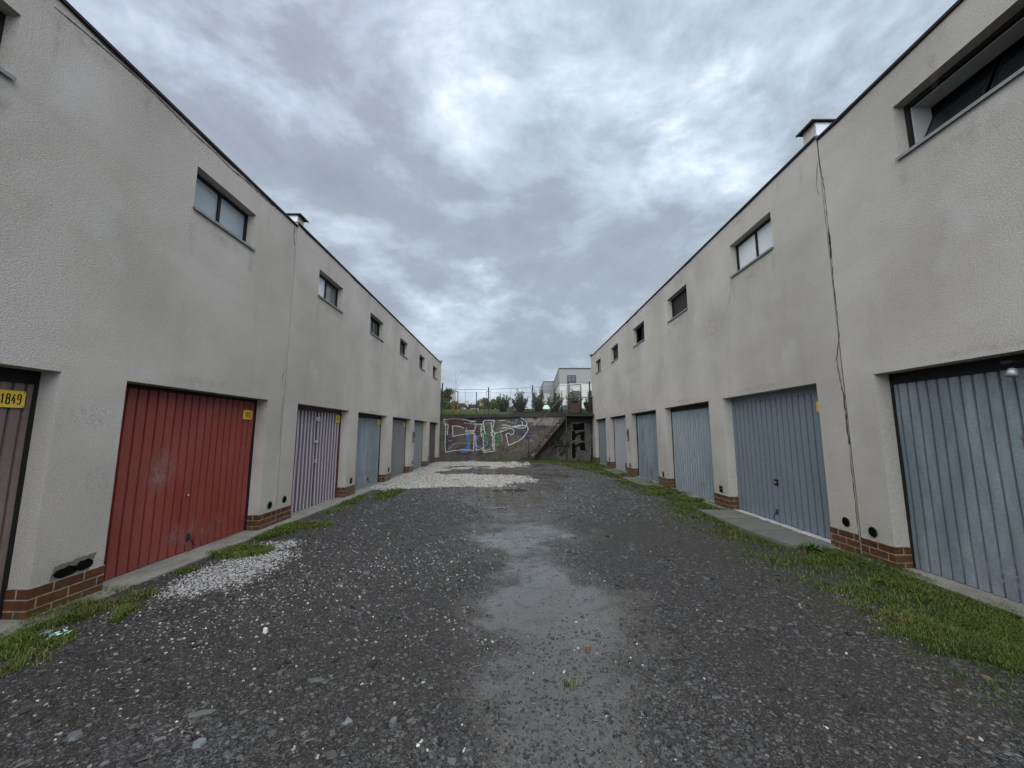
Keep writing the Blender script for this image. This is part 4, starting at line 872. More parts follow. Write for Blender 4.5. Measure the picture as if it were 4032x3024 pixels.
W1 = [[(215, 350), (190, 340), (185, 220), (215, 165), (400, 160), (560, 190)], [(195, 210), (330, 192), (560, 192), (760, 215), (850, 245), (1010, 255)], [(230, 295), (226, 500), (214, 800), (228, 1050)], [(228, 1050), (420, 1005), (640, 985), (850, 992), (940, 1000)],
 [(940, 1000), (955, 700), (965, 560)], [(965, 560), (880, 570), (640, 595), (415, 640)], [(415, 640), (408, 500), (405, 375)], [(395, 375), (560, 380), (690, 425)], [(215, 348), (290, 345), (280, 480), (275, 610)], [(765, 410), (750, 480), (735, 540)], [(738, 495), (850, 490), (970, 490)], [(738, 525), (850, 530), (975, 520)],
 [(970, 490), (985, 400), (1000, 340)], [(940, 320), (1050, 325), (1155, 330)], [(1150, 330), (1130, 480), (1145, 655)], [(985, 620), (1000, 800), (1012, 990)], [(975, 1000), (1090, 975), (1170, 945), (1205, 900)], [(1185, 560), (1190, 750), (1215, 1040)], [(1200, 1050), (1340, 1030), (1485, 1020)], [(1485, 1020), (1470, 850), (1462, 640)], [(1445, 990), (1430, 800), (1420, 600), (1400, 400), (1390, 260)],
 [(1165, 990), (1290, 995), (1370, 965)], [(1195, 400), (1188, 300), (1215, 240), (1350, 225), (1480, 232)], [(1480, 232), (1450, 350), (1430, 480), (1500, 560)], [(1245, 585), (1215, 430), (1190, 330)], [(1380, 560), (1440, 520), (1490, 600), (1440, 640), (1390, 590)], [(1130, 470), (1210, 455)],
 [(1645, 355), (1760, 350), (1870, 380), (2000, 400), (2150, 370)], [(1645, 430), (1760, 415), (1880, 392)], [(1500, 560), (1700, 500), (1830, 445), (1900, 430), (1970, 480), (1965, 560), (1900, 600), (1850, 560), (1770, 585)], [(1770, 585), (1800, 700), (1835, 872)], [(1835, 872), (1960, 815), (2100, 750), (2212, 665), (2290, 560), (2335, 480), (2322, 400), (2250, 368), (2100, 352), (1960, 385)],
 [(1940, 390), (2050, 420), (2150, 430), (2270, 400), (2310, 290), (2250, 220), (2140, 160)], [(2180, 370), (2195, 290), (2165, 260)], [(1590, 235), (1740, 230)]]
strokes('graffiti_line', W1, .055, WHT, .010)
W2 = [[(1740, 230), (1900, 280), (2000, 308), (2050, 270), (2040, 220), (2090, 180)], [(1240, 330), (1330, 290), (1370, 340)], [(305, 980), (305, 900), (330, 860)], [(300, 970), (420, 850), (560, 812), (750, 815), (940, 822)], [(320, 960), (385, 915)], [(290, 750), (400, 755)], [(2350, 620), (2470, 620), (2580, 645)], [(2430, 660), (2380, 800)], [(2400, 740), (2460, 770), (2480, 860)], [(700, 300), (860, 310), (940, 330)], [(1640, 430), (1650, 600), (1690, 720), (1670, 790)], [(2250, 740), (2230, 800)], [(2290, 720), (2310, 800)], [(850, 290), (1010, 255)]]
strokes('graffiti_line', W2, .045, WHTD, .012)
strokes('graffiti_line', [[(1540, 940), (1570, 930), (1600, 900)], [(1590, 910), (1565, 1000)], [(1635, 930), (1640, 1035)], [(1690, 920), (1700, 1000)], [(1690, 920), (1730, 940), (1700, 970), (1740, 1010)], [(1760, 950), (1790, 990), (1850, 1000)]], .02, BLK, .009)
B2 = [[(1140, 700), (1150, 790), (1250, 788), (1250, 722), (1205, 765), (1180, 715), (1140, 745)], [(1020, 800), (990, 860), (1000, 940), (1045, 1025)], [(1020, 800), (1055, 830), (1050, 945), (1120, 880)], [(1100, 1080), (1105, 930), (1180, 892), (1268, 920), (1280, 1000), (1220, 1070), (1180, 1000), (1185, 965), (1220, 970)], [(1110, 930), (1130, 830), (1165, 820), (1210, 880), (1240, 865), (1250, 810), (1330, 925), (1375, 850), (1460, 860), (1400, 920)], [(1340, 930), (1295, 1090), (1310, 1040), (1350, 1020)], [(1165, 1120), (1270, 1095), (1225, 1130), (1250, 1150)], [(1150, 680), (1200, 650)], [(1260, 680), (1300, 685)]]
strokes('graffiti_line', B2, .042, BLK, .010, g2)
fills('graffiti_fill', [[(1520, 315), (1650, 330), (1830, 292), (1815, 380), (1835, 470), (1690, 480), (1540, 492), (1545, 400)], [(1508, 505), (1575, 500), (1600, 590), (1700, 535), (1830, 500), (1840, 762), (1735, 742), (1728, 600), (1690, 588), (1600, 650), (1590, 745), (1505, 745)],
  [(1500, 830), (1585, 790), (1600, 880), (1700, 812), (1840, 790), (1852, 1003), (1720, 992), (1718, 862), (1600, 925), (1600, 975), (1645, 1000), (1600, 1040), (1602, 1192), (1518, 1192)]], BLK, .010, g2)
strokes('graffiti_line', [[(1500, 285), (1680, 290), (1850, 280), (1840, 380), (1855, 490)], [(1495, 495), (1600, 480), (1700, 495), (1830, 490)], [(1490, 760), (1600, 750), (1730, 750), (1850, 775)], [(1490, 780), (1480, 900), (1500, 1050), (1495, 1190)], [(1500, 520), (1495, 740)]], .022, WHTD, .008, g2)
fills('peeled_render', [[(190, 170), (480, 150), (560, 240), (650, 135), (1100, 130), (1340, 135), (1340, 200), (1230, 250), (1160, 300), (1080, 385), (820, 360), (640, 365), (450, 350), (560, 280), (400, 290), (350, 200)], [(870, 95), (990, 90), (960, 120), (880, 125)], [(1965, 600), (2035, 590), (2030, 900), (2000, 1120), (1950, 1010), (1990, 780)]], PLASTER, .004, g2)
strokes('crack', [[(-550, 140), (-500, 165), (-380, 150), (-200, 130), (0, 160), (200, 138), (580, 135)]], .03, CRACK, .016, g2, 0)

# staircase
st = empty('staircase', (1.0, 22.9, 0)); tag(st, 'narrow outdoor stair with a landing climbing right against the end wall', 'staircase')
YS = 22.62; k_ = YS / 23.4
m = MB(); m.box(.50, 1.27, YS - .05, 23.38, -.2, .19); m.build('base_block', COPING, st)
m = MB(); x0, z0, x1, z1 = 1.0, .19, 3.12, 2.62; n = 13
for k in range(n):
    a, b = x0 + (x1 - x0) * k / n, x0 + (x1 - x0) * (k + 1) / n; za, zb = z0 + (z1 - z0) * k / n, z0 + (z1 - z0) * (k + 1) / n
    m.box(a, b + .02, YS + .06, 23.36, za + .02, zb - .01)
m.build('steps', STAIRC, st)
m = MB(); dn = .13
m.mesh([(x0 - .05, YS, z0 - .02), (x0 + .2, YS, z0 - .02), (x1, YS, z1 - dn - .02), (x1, YS, z1 + .02), (x0 - .05, YS + .06, z0 - .02), (x0 + .2, YS + .06, z0 - .02), (x1, YS + .06, z1 - dn - .02), (x1, YS + .06, z1 + .02)], [(0, 1, 2, 3), (7, 6, 5, 4), (0, 3, 7, 4), (1, 5, 6, 2), (0, 4, 5, 1), (2, 6, 7, 3)])
for k in range(14):
    t = random.random() * .9; cx, cz = x0 + (x1 - x0) * t, z0 + (z1 - z0) * t; m.box(cx - .06, cx + .05, YS - .006, YS + .03, cz - .05, cz + .02, 1 if random.random() < .5 else 0)
m.build('stringer', [STAIRC, PLASTER], st)
m = MB(); m.box(3.05, 4.775, YS - .03, 23.32, 2.60, 2.725); m.build('landing', COPING, st)
m = MB(); m.tube([(3.14, YS + .03, -.15), (3.14, YS + .03, 2.6)], .025, 8); m.build('support_post', IRON, st)
m = MB(); m.tube([(.93, YS, .15), (.93, YS, 1.53)], .022, 8); m.build('railing_post', IRON, st)
m = MB(); m.tube([(2.84, YS, 2.72), (2.84, YS, 3.63)], .02, 8); m.build('railing_post', IRON, st)
m = MB(); m.tube([(4.68, YS, 2.72), (4.68, YS, 3.70)], .025, 8); m.build('railing_post', IRON, st)
m = MB(); m.tube([(3.98, YS, 2.72), (3.98, YS, 4.05)], .022, 8); m.build('railing_post', IRON, st)
m = MB(); m.tube([(.93, YS, 1.53), (2.82, YS, 3.66), (3.8, YS, 3.70), (4.775, YS, 3.73)], .024, 8); m.build('handrail', simple_var('weathered_rail', (.10, .08, .065), .7), st)
m = MB(); m.box(3.40, 4.00, YS + .03, YS + .045, 2.80, 3.35); m.box(3.38, 4.02, YS + .02, YS + .06, 3.35, 3.37); m.build('kick_plate', RUSTM, st)
m = MB(); m.tube([(4.02, YS + .06, 2.9), (4.55, YS + .3, 3.32)], .018, 6); m.build('brace', IRON, st)
# drain pipe in the right corner
m = MB(); m.tube([(4.70, 23.30, -.1), (4.70, 23.30, 2.5)], .03, 8); tag(m.build('drain_pipe', IRON, loc=(4.70, 23.3, -.1)), 'thin dark pipe in the right corner of the end wall', 'pipe')

# fence on top of the wall
fe = empty('fence', (0, YW + .1, 2.75)); tag(fe, 'wire mesh fence with dark iron posts on top of the graffiti wall', 'fence')
YF = YW + .08
for px, zt in ((-4.33, 4.63), (-1.49, 4.38), (1.22, 4.51), (3.40, 4.66), (4.72, 4.73)):
    m = MB(); m.box(px - .035, px + .035, YF - .035, YF + .035, 2.55, zt)
    if px > 4: m.box(px - .06, px + .06, YF - .05, YF + .05, 2.7, 4.2)
    m.box(px - .045, px + .045, YF - .045, YF + .045, zt, zt + .02); m.build('post', IRON, fe)
for x0, x1, za, zb in ((-4.22, -1.60, 4.26, 4.27), (-1.40, 1.14, 4.28, 4.38), (1.32, 3.31, 4.41, 4.52)):
    m = MB(); r_ = .08; zl = 2.87
    m.tube([(x0, YF, zl), (x0, YF, za - r_), (x0 + .02, YF, za - .02), (x0 + r_, YF, za), (x1 - r_, YF, zb), (x1 - .02, YF, zb - .02), (x1, YF, zb - r_), (x1, YF, zl), (x0, YF, zl)], .014, 6); xm = (x0 + x1) / 2
    m.tube([(xm, YF, zl - .1), (xm, YF, (za + zb) / 2)], .010, 6); m.tube([(x0, YF, za - .18), (x1, YF, za - .18)], .005, 4); m.tube([(x0, YF, 2.78), (x1, YF, 2.78)], .008, 4)
    for zz in (za - .12, 3.5, 2.95):
        for e, s_ in ((x0, -1), (x1, 1)): m.box(min(e, e + s_ * .1), max(e, e + s_ * .1), YF - .008, YF + .008, zz, zz + .02)
    pf = m.build('panel_frame', WIRE, fe)
    m = MB(); zt = za - .18; H = zt - zl; s_ = .08; w = .003; xx = x0 - H
    while xx < x1:     # diagonal wires clipped to the panel, both ways
        for sgn in (1, -1):
            a0, a1 = (xx, xx + H); za_, zb_ = (zl, zt) if sgn > 0 else (zt, zl)
            p, q = max(a0, x0), min(a1, x1)
            if q - p > .02:
                f = lambda t: za_ + (zb_ - za_) * (t - a0) / H
                m.face([(p - w, YF, f(p)), (p + w, YF, f(p)), (q + w, YF, f(q)), (q - w, YF, f(q))]); m.face([(p, YF - w, f(p)), (p, YF + w, f(p)), (q, YF + w, f(q)), (q, YF - w, f(q))])
        xx += s_
    m.build('wire_mesh', WIRE, pf)
# chain link from gate to the right post
m = MB(); zl, zt, x0, x1 = 2.85, 4.25, 4.12, 4.68; H = zt - zl; xx = x0 - H
while xx < x1:
    for sgn in (1, -1):
        za_, zb_ = (zl, zt) if sgn > 0 else (zt, zl); p, q = max(xx, x0), min(xx + H, x1)
        if q - p > .02:
            f = lambda t: za_ + (zb_ - za_) * (t - xx) / H; m.face([(p - .0016, YF, f(p)), (p + .0016, YF, f(p)), (q + .0016, YF, f(q)), (q - .0016, YF, f(q))])
    xx += .075
m.tube([(x0, YF, zt), (x1, YF, zt)], .005, 4); m.build('wire_mesh', WIRE, fe)
# gate
gt = empty('metal_gate', (3.45, YF, 2.8)); tag(gt, 'small rusty iron gate standing ajar at the top of the stair', 'gate')
Mg = Matrix.Translation((3.47, YF - .03, 0)) @ Matrix.Rotation(R(-28), 4, 'Z')
m = MB(); gw = .76
for A in ((0, .045, 2.8, 4.58), (gw - .045, gw, 2.8, 4.53), (.045, gw - .045, 4.50, 4.55), (.045, gw - .045, 2.8, 2.85), (.045, gw - .045, 3.55, 3.58)): m.box(A[0], A[1], -.02, .02, A[2], A[3], 0, Mg)
m.build('gate_frame', IRON, gt)
m = MB()
for A in ((.09, .11, 2.9, 4.42), (gw - .11, gw - .09, 2.9, 4.42), (.11, gw - .11, 4.40, 4.42)): m.box(A[0], A[1], -.008, .008, A[2], A[3], 0, Mg)
for k in range(1, 9): m.box(.11 + k * .06, .113 + k * .06, -.002, .002, 3.6, 4.4, 0, Mg)
for k in range(13): m.box(.11, gw - .11, -.002, .002, 3.62 + k * .06, 3.623 + k * .06, 0, Mg)
m.build('mesh_infill', WIRE, gt)
m = MB(); m.box(0.0, .10, -.035, .035, 3.95, 4.1, 0, Mg); m.build('gate_lock', IRON, gt)
for px, py, zt, lb in ((3.06, 23.9, 4.22, 'short bare iron post behind the fence near the stair'), (-2.30, 24.3, 4.2, 'thin bare iron post in the lawn behind the left fence panel')):
    m = MB(); m.tube([(px, py, 2.7), (px, py, zt)], .03, 8); tag(m.build('iron_post', IRON, loc=(px, py, 2.7)), lb, 'post')

# ------------------------------------------------------------------ raised lawn behind the wall
def lawn_z(x, y): return 2.74 + .62 * sstep(23.6, 30, y) - .3 * sstep(32, 40, y) + (fbm(x * .8, y * .8, 101) - .5) * .06 * sstep(23.6, 25, y)
LAWN = simple_var('lawn_soil', (.12, .16, .03), .9, 0, .5, 5)
xs = np.r_[np.linspace(-300, -14, 10), np.arange(-13, 13.1, .3), np.linspace(14, 300, 10)]; ys = np.r_[YW + .28, np.arange(23.9, 42, .3), np.linspace(44, 900, 14)]
X, Y = np.meshgrid(xs, ys); Z = lawn_z(X, Y); nx, ny = len(xs), len(ys); i = (np.arange(ny - 1)[:, None] * nx + np.arange(nx - 1)[None, :]).ravel()
tag(np_mesh('lawn', np.c_[X.ravel(), Y.ravel(), Z.ravel()], np.c_[i, i + 1, i + 1 + nx, i + nx], None, [LAWN], True), 'raised lawn behind the end wall', 'lawn', kind='structure')
x = RNG.uniform(-5.5, 6, 70000); y = RNG.uniform(23.65, 31, 70000); n = len(x)
c = gcol(n, x, y, 1.9) * np.where(x[:, None] > -.3, .6, 1)
grass('lawn_grass', x, y, .03 + .09 * RNG.random(n) * np.where(x > .5, 1.2, .7), .02 + 0 * x, c, 'bright mown grass on the raised lawn behind the fence', lawn_z)

# ------------------------------------------------------------------ shrubs and trees
def leaf_mat(name, lo, hi):
    def f(t, b): t.link(t.mix(t.attr('tone', 'Fac'), lo, hi), b.inputs['Base Color'])
    return mat(name, rough=.7, build=f, spec=.12)
LAUREL = leaf_mat('laurel_leaf', (.010, .020, .008), (.055, .080, .024)); PINE = leaf_mat('dark_conifer_leaf', (.016, .026, .012), (.05, .07, .03)); BROAD = leaf_mat('broad_tree_leaf', (.025, .04, .012), (.08, .10, .03))
def leaves(name, C, Dr, ln, wd, tone, mt, parent):
    n = len(C); off = np.array(root_of(parent).location); Dr = Dr / np.linalg.norm(Dr, axis=1, keepdims=True)
    S = np.cross(Dr, RNG.normal(size=(n, 3))); S /= np.linalg.norm(S, axis=1, keepdims=True)
    ln = np.broadcast_to(np.asarray(ln), (n,))[:, None]; wd = np.broadcast_to(np.asarray(wd), (n,))[:, None]
    V = np.stack([C, C + Dr * ln * .5 + S * wd / 2, C + Dr * ln, C + Dr * ln * .5 - S * wd / 2], 1).reshape(-1, 3) - off
    o = np_mesh(name, V, np.arange(4 * n).reshape(-1, 4), np.repeat(np.repeat(tone[:, None], 3, 1), 4, 0), [mt]); o.parent = parent; return o
def shrub(x0, y0, w, h, label, seed):
    global RNG
    z0 = float(lawn_z(np.array([x0]), np.array([y0]))[0]); r = empty('shrub', (x0, y0, z0)); tag(r, label, 'shrub', 'evergreen shrubs in a row behind the fence')
    rnd = random.Random(seed); sm = MB(); C = []; Dr = []
    for k in range(38):
        a = rnd.uniform(0, 6.283); q = rnd.random() ** .55; spread = q * w * .52; hh = h * (1 - .30 * q ** 2) * rnd.choice((rnd.uniform(.45, .75), rnd.uniform(.75, 1.15)))
        base = Vector((x0 + .10 * math.cos(a) * q, y0 + .10 * math.sin(a) * q, z0)); tip = Vector((x0 + math.cos(a) * spread, y0 + math.sin(a) * spread * .8, z0 + hh)); mid = base.lerp(tip, .4) + Vector((math.cos(a), math.sin(a), 0)) * spread * .05
        sm.tube([base, mid, tip], [.012, .009, .004], 4)
        for j in range(80):
            t = .06 + .94 * (j / 80); p = (base.lerp(mid, t / .4) if t < .4 else mid.lerp(tip, (t - .4) / .6)); d = (tip - base).normalized()
            o = Vector((rnd.gauss(0, 1), rnd.gauss(0, 1), rnd.gauss(0, .5))); o.normalize(); C.append(p + o * rnd.uniform(0, .035)); Dr.append(d * .8 + o * .9)
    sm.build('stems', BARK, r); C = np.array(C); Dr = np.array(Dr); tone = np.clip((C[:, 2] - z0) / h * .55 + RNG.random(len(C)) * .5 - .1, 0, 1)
    leaves('foliage', C, Dr, .10 + .04 * RNG.random(len(C)), .048, tone, LAUREL, r)
for k, (xx, yy, w, h, lb) in enumerate(((-.66, 26.3, .95, 1.30, 'leftmost dark evergreen shrub with a few tall shoots'), (.53, 26.4, 1.15, 1.50, 'second evergreen shrub from the left, widest and bushy'), (1.80, 26.4, 1.05, 1.55, 'evergreen shrub directly right of the third fence post'),
      (2.90, 26.5, 1.1, 1.50, 'evergreen shrub behind the stair handrail'), (4.20, 26.4, 1.15, 1.55, 'evergreen shrub seen through the gate'), (5.35, 26.4, .9, 1.35, 'rightmost evergreen shrub half hidden by the garage corner'))): shrub(xx, yy, w, h, lb, 100 + k)
# young tree and its stakes
zt0 = 3.30; r = empty('young_tree', (-4.36, 29, zt0)); tag(r, 'bare young tree with thin upright twigs between wooden stakes', 'tree')
m = MB(); m.tube([(-4.36, 29, zt0), (-4.34, 29, 4.6), (-4.32, 29, 5.2), (-4.36, 29, 5.8), (-4.30, 29, 6.2), (-4.37, 29, 6.68)], [.022, .018, .014, .010, .007, .003], 6); m.build('trunk', BARK, r)
for pts in ([(-4.32, 29, 5.25), (-4.2, 29, 5.9), (-3.95, 29.05, 6.3), (-3.72, 29.1, 6.48)], [(-4.34, 29, 4.7), (-4.5, 28.95, 5.2), (-4.55, 28.9, 6.0)], [(-4.33, 29, 4.75), (-4.2, 29, 5.0), (-3.95, 29.05, 5.35), (-3.62, 29.1, 5.55)], [(-4.33, 29, 4.85), (-4.15, 29.05, 5.3), (-3.9, 29.1, 5.45)], [(-4.36, 29, 5.9), (-4.42, 29, 6.2), (-4.40, 29, 6.5)], [(-3.95, 29.05, 6.3), (-3.8, 29.05, 6.34), (-3.68, 29.05, 6.33)], [(-4.34, 29, 4.65), (-4.44, 29, 5.0), (-4.46, 29, 5.5)]):
    m = MB(); m.tube(pts, [.009, .006, .004, .002][:len(pts)] if len(pts) < 5 else .004, 4); m.build('branch', BARK, r)
r = empty('tree_stakes', (-4.36, 29, zt0)); tag(r, 'frame of rust-brown wooden stakes around the young tree', 'tree support')
for sx, sy in ((-4.56, 28.85), (-4.40, 28.7), (-4.14, 28.9)):
    m = MB(); m.box(sx - .03, sx + .03, sy - .03, sy + .03, zt0 - .1, 4.72); m.build('stake', WOOD, r)
m = MB(); m.box(-4.58, -4.12, 28.66, 28.70, 4.68, 4.74); m.box(-4.16, -4.12, 28.7, 28.95, 4.68, 4.74); m.box(-4.60, -4.56, 28.7, 28.9, 4.68, 4.74); m.build('crossbar', WOOD, r)
def tree(x0, y0, z0, w, h, label, mt, seed, n=2600, trunk=.35, lsz=.35):
    rnd = random.Random(seed); r = empty('tree', (x0, y0, z0)); tag(r, label, 'tree', 'distant trees behind the lawn')
    m = MB(); m.tube([(x0, y0, z0), (x0 + .1, y0, z0 + h * .5), (x0, y0, z0 + h * .85)], [.03 * h, .02 * h, .006 * h], 6)
    for k in range(6):
        a = k * 1.05; m.tube([(x0 + .05, y0, z0 + h * (.35 + .06 * k)), (x0 + math.cos(a) * w * .35, y0 + math.sin(a) * w * .3, z0 + h * (.5 + .07 * k))], [.012 * h, .004 * h], 5)
    m.build('trunk', WOOD, r)
    bl = [(rnd.gauss(0, .26) * w, rnd.gauss(0, .2) * w, h * rnd.uniform(trunk, .95), rnd.uniform(.13, .26) * w) for _ in range(20)]
    C = []; 
    for _ in range(n):
        b = rnd.choice(bl); v = Vector((rnd.gauss(0, 1), rnd.gauss(0, 1), rnd.gauss(0, 1))).normalized() * b[3] * rnd.random() ** .35; C.append((x0 + b[0] + v.x, y0 + b[1] + v.y, z0 + b[2] + v.z * .8))
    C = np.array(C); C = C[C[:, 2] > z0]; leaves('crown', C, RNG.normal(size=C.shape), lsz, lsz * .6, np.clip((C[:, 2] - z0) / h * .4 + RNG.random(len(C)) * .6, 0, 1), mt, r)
tree(-11.2, 60, 3.2, 3.0, 5.3, 'tall bushy green tree seen at the left end of the fence', BROAD, 1, 3600, .1)
tree(-9.7, 62, 3.2, 2.4, 3.4, 'low rounded tree right of the tall bushy one', BROAD, 2, 2000, .1)
tree(-7.9, 92, 3.0, 4, 6.6, 'dark treetop rising behind the middle of the brown roofs', BROAD, 3, 1800, .3)
tree(-3.6, 61, 3.2, 3.4, 3.7, 'broad dull green tree behind the leftmost shrub', BROAD, 4, 3400, .05)
tree(-1.9, 64, 3.2, 2.6, 3.6, 'green tree half hidden by the leftmost shrub', BROAD, 5, 2200, .05)
tree(6.0, 70, 3.0, 2.6, 4.0, 'low green tree at the foot of the grey and white building', BROAD, 6, 1800, .05)

# ------------------------------------------------------------------ distant buildings
ROOF = simple_var('brown_roof_tiles', (.030, .020, .018), .95, 0, .3, 3, .1); HWALL = simple_var('white_render', (.42, .42, .41), .9, 0, .12, 1.5); GREYR = simple_var('grey_render', (.21, .207, .212), .9, 0, .08, 1.5); SLATEW = simple_var('window_glass_far', (.05, .06, .075), .1); CHIM = simple_var('brick_chimney', (.26, .16, .13), .9); CHIMW = simple_var('pale_chimney', (.42, .40, .38), .9)
def house(x0, x1, y0, ridge, eave, label, dormers=(), chim=(), cm=CHIM):
    r = empty('house', ((x0 + x1) / 2, y0, 2.8)); tag(r, label, 'house', 'brown-roofed houses in the distance')
    m = MB(); m.box(x0, x1, y0, y0 + 8, 2.8, eave); xm = y0 + 4
    for xx in (x0, x1): m.face([(xx, y0, eave), (xx, y0 + 8, eave), (xx, xm, ridge)])
    w = m.build('wall', HWALL, r)
    for k in range(3):
        wx = x0 + (x1 - x0) * (k + .5) / 3; m = MB(); m.box(wx - .45, wx + .45, y0 - .03, y0 + .02, eave - 1.5, eave - .4); m.build('window', SLATEW, r)
    m = MB(); o = .3
    m.mesh([(x0 - .1, y0 - o, eave - .1), (x1 + .1, y0 - o, eave - .1), (x1 + .1, xm, ridge), (x0 - .1, xm, ridge), (x0 - .1, y0 + 8 + o, eave - .1), (x1 + .1, y0 + 8 + o, eave - .1), (x0 - .1, y0 - o, eave + .05), (x1 + .1, y0 - o, eave + .05), (x1 + .1, xm, ridge + .15), (x0 - .1, xm, ridge + .15), (x0 - .1, y0 + 8 + o, eave + .05), (x1 + .1, y0 + 8 + o, eave + .05)],
           [(6, 7, 8, 9), (9, 8, 11, 10), (0, 1, 7, 6), (4, 10, 11, 5), (0, 6, 9, 3), (3, 9, 10, 4), (1, 2, 8, 7), (2, 5, 11, 8)])
    rf = m.build('roof', ROOF, r)
    for c in chim:
        m = MB(); m.box(c - .3, c + .3, xm - .9, xm - .3, ridge - .9, ridge + .55); m.box(c - .36, c + .36, xm - .96, xm - .24, ridge + .55, ridge + .65); m.build('chimney', cm, rf)
    for d in dormers:
        m = MB(); m.box(d - .85, d + .85, y0 + .1, y0 + 3, eave - .1, eave + .95, 0); m.box(d - 1.05, d + 1.05, y0 - .1, y0 + 3.4, eave + .951, eave + 1.06, 1); m.box(d - .45, d + .4, y0 + .07, y0 + .1, eave + .12, eave + .78, 2); m.build('dormer', [HWALL, ROOF, SLATEW], rf)
house(-12.7, -9.95, 80, 7.95, 6.0, 'brown-roofed house with a white dormer, leftmost of the row', (-10.6,), (-9.95,), CHIMW)
house(-9.85, -7.4, 80.6, 7.75, 5.9, 'brown-roofed house second from the left, with a low dormer', (-8.0,), ())
house(-7.3, -4.7, 80, 7.75, 6.0, 'brown-roofed house with a brick chimney left of the second fence post', (-5.6,), (-6.9,))
house(-2.4, .9, 82, 7.6, 5.9, 'brown-roofed house between the first two shrubs', (), (-.6,), CHIMW)
# hipped roof house
r = empty('house', (2.2, 70, 2.8)); tag(r, 'house with a pointed brown roof behind the second shrub', 'house', 'brown-roofed houses in the distance')
m = MB(); m.box(-.2, 3.9, 70, 76, 2.8, 5.55); m.build('wall', HWALL, r)
m = MB(); m.mesh([(-.6, 69.6, 5.5), (4.1, 69.6, 5.5), (4.1, 76.4, 5.5), (-.6, 76.4, 5.5), (1.2, 73, 7.4)], [(0, 1, 4), (1, 2, 4), (2, 3, 4), (3, 0, 4), (0, 3, 2, 1)]); m.build('roof', ROOF, r)
# modern building
r = empty('modern_building', (10, 60, 3)); tag(r, 'flat-roofed modern building, grey upper storey over white walls, beyond the gate', 'building')
def prism(mb, pts, z0, z1, m=0):
    n = len(pts)
    for k in range(n): a, b = pts[k], pts[(k + 1) % n]; mb.face([(*a, z0), (*b, z0), (*b, z1), (*a, z1)], m)
    mb.face([(*p, z1) for p in pts], m); mb.face([(*p, z0) for p in reversed(pts)], m)
FA = [(7.35, 60), (15, 60), (15.7, 75), (8.14, 75)]; FB = [(6.1, 75.2), (9, 75.2), (9, 84), (6.3, 84)]
m = MB(); prism(m, FA, 2.8, 9.42); m.build('lower_wall', HWALL, r)
m = MB(); prism(m, [(7.30, 59.9), (15.05, 59.9), (15.75, 75.05), (8.10, 75.05)], 9.43, 11.7); m.build('upper_wall', GREYR, r)
m = MB(); prism(m, [(7.26, 59.8), (15.1, 59.8), (15.8, 75.1), (8.06, 75.1)], 11.701, 11.8); m.build('roof_edge', DFRAME, r)
m = MB(); prism(m, FB, 2.8, 9.4); m.build('lower_wall', HWALL, r)
m = MB(); prism(m, [(6.05, 75.15), (9.05, 75.15), (9.05, 84.1), (6.25, 84.1)], 9.41, 11.65); m.build('upper_wall', GREYR, r)
m = MB(); prism(m, [(6.0, 75.1), (9.1, 75.1), (9.1, 84.2), (6.2, 84.2)], 11.651, 11.75); m.build('roof_edge', DFRAME, r)
for wx0, wx1, z0, z1 in ((8.58, 9.93, 9.52, 10.65), (9.3, 10.4, 7.0, 8.2), (11.9, 13.1, 7.0, 8.2)):
    m = MB(); m.box(wx0, wx1, 59.84, 59.93, z0, z1, 0); m.box(wx0 + .1, (wx0 + wx1) / 2 - .04, 59.80, 59.835, z0 + .1, z1 - .1, 1); m.box((wx0 + wx1) / 2 + .04, wx1 - .1, 59.80, 59.835, z0 + .1, z1 - .1, 1); m.build('window', [DFRAME, SLATEW], r)
m = MB(); m.tube([(7.6, 80, 11.7), (7.6, 80, 12.5)], .03, 5); m.build('aerial', IRON, r)

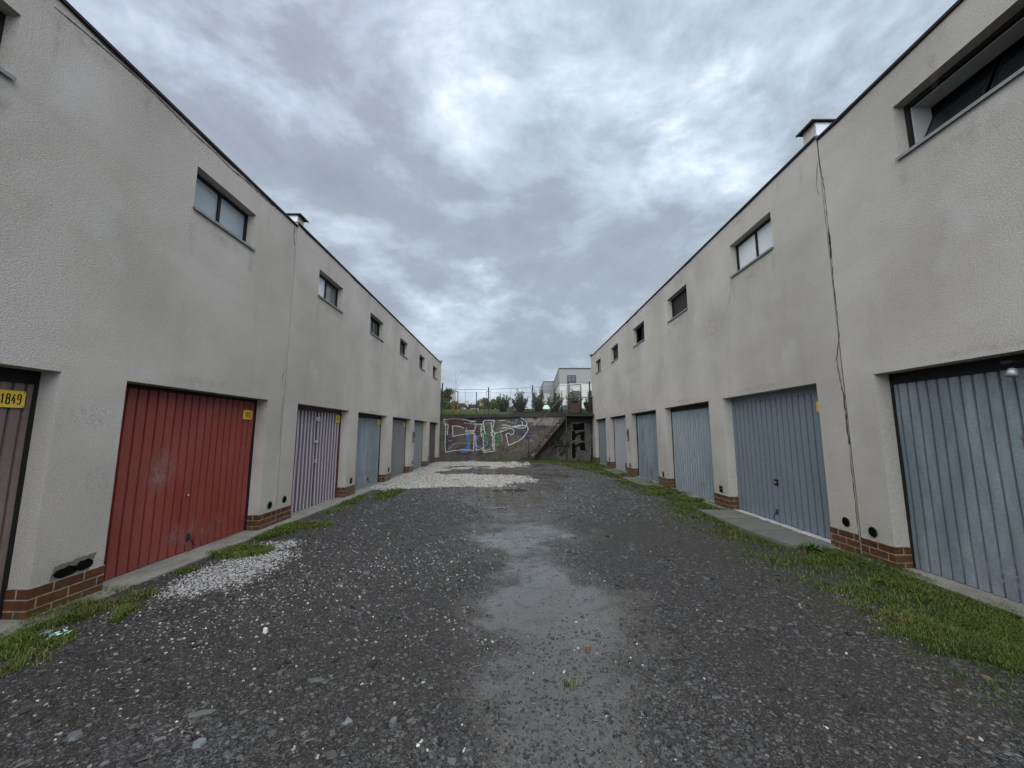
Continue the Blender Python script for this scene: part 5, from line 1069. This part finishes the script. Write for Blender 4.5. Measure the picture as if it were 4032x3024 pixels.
# ------------------------------------------------------------------ parked cars
TYRE = simple_var('tyre_rubber', (.02, .02, .02), .8); RIM = simple_var('alloy_rim', (.4, .4, .42), .3, .8); LAMPR = simple_var('red_lamp', (.3, .02, .02), .3)
def car(x0, y0, z0, rz, paint, label):
    r = empty('parked_car', (x0, y0, z0)); tag(r, label, 'car', 'cars parked beyond the shrubs'); M = Matrix.Translation((x0, y0, z0)) @ Matrix.Rotation(rz, 4, 'Z')
    def ext(mb, prof, w0, w1, m=0):
        V = [M @ Vector((px, s * (w0 if pz < .9 else w1), pz)) for s in (-1, 1) for px, pz in prof]; n = len(prof)
        mb.mesh(V, [tuple(range(n)), tuple(range(2 * n - 1, n - 1, -1))] + [(k, n + k, n + (k + 1) % n, (k + 1) % n) for k in range(n)], m)
    m = MB(); ext(m, [(-2.05, .35), (-2.1, .75), (-1.9, .95), (-1.45, 1.0), (-.85, 1.42), (.55, 1.45), (1.15, .98), (1.95, .82), (2.1, .6), (2.05, .32)], .86, .70); m.build('body', paint, r)
    m = MB(); ext(m, [(-1.35, 1.0), (-.85, 1.36), (.5, 1.38), (1.02, 1.0)], .87, .735); m.build('side_windows', GLASS_D, r)
    m = MB(); m.mesh([M @ Vector(q) for q in ((.60, -.62, 1.42), (.60, .62, 1.42), (1.16, .7, 1.01), (1.16, -.7, 1.01))], [(0, 1, 2, 3)]); m.build('windscreen', GLASS_D, r)
    for wx in (-1.3, 1.3):
        for s in (-1, 1):
            m = MB(); m.tube([M @ Vector((wx, s * .68, .31)), M @ Vector((wx, s * .89, .31))], .31, 16, 0); w = m.build('wheel', TYRE, r); m = MB(); m.tube([M @ Vector((wx, s * .885, .31)), M @ Vector((wx, s * .90, .31))], .19, 12, 0); m.build('rim', RIM, w)
    for s in (-1, 1):
        m = MB(); m.mesh([M @ Vector(q) for q in ((2.0, s * .45, .62), (2.0, s * .78, .62), (1.97, s * .78, .78), (1.97, s * .45, .78), (2.09, s * .5, .62), (2.09, s * .74, .62), (2.04, s * .74, .76), (2.04, s * .5, .76))], [(4, 5, 6, 7), (0, 4, 7, 3), (1, 2, 6, 5), (3, 7, 6, 2)]); m.build('headlight', CURT, r)
        m = MB(); m.mesh([M @ Vector(q) for q in ((-2.11, s * .5, .7), (-2.11, s * .8, .7), (-2.02, s * .8, .88), (-2.02, s * .5, .88))], [(0, 1, 2, 3)]); m.build('tail_light', LAMPR, r)
car(3.4, 40, 3.03, R(75), simple_var('pale_green_car_paint', (.35, .45, .42), .25), 'pale green car parked beyond the shrubs')
car(5.9, 40, 3.03, R(170), simple_var('dark_blue_car_paint', (.04, .045, .06), .2), 'dark car parked beyond the stair railing')
car(1.3, 44, 3.0, R(10), simple_var('white_car_paint', (.7, .7, .7), .25), 'white car parked low behind the second shrub')
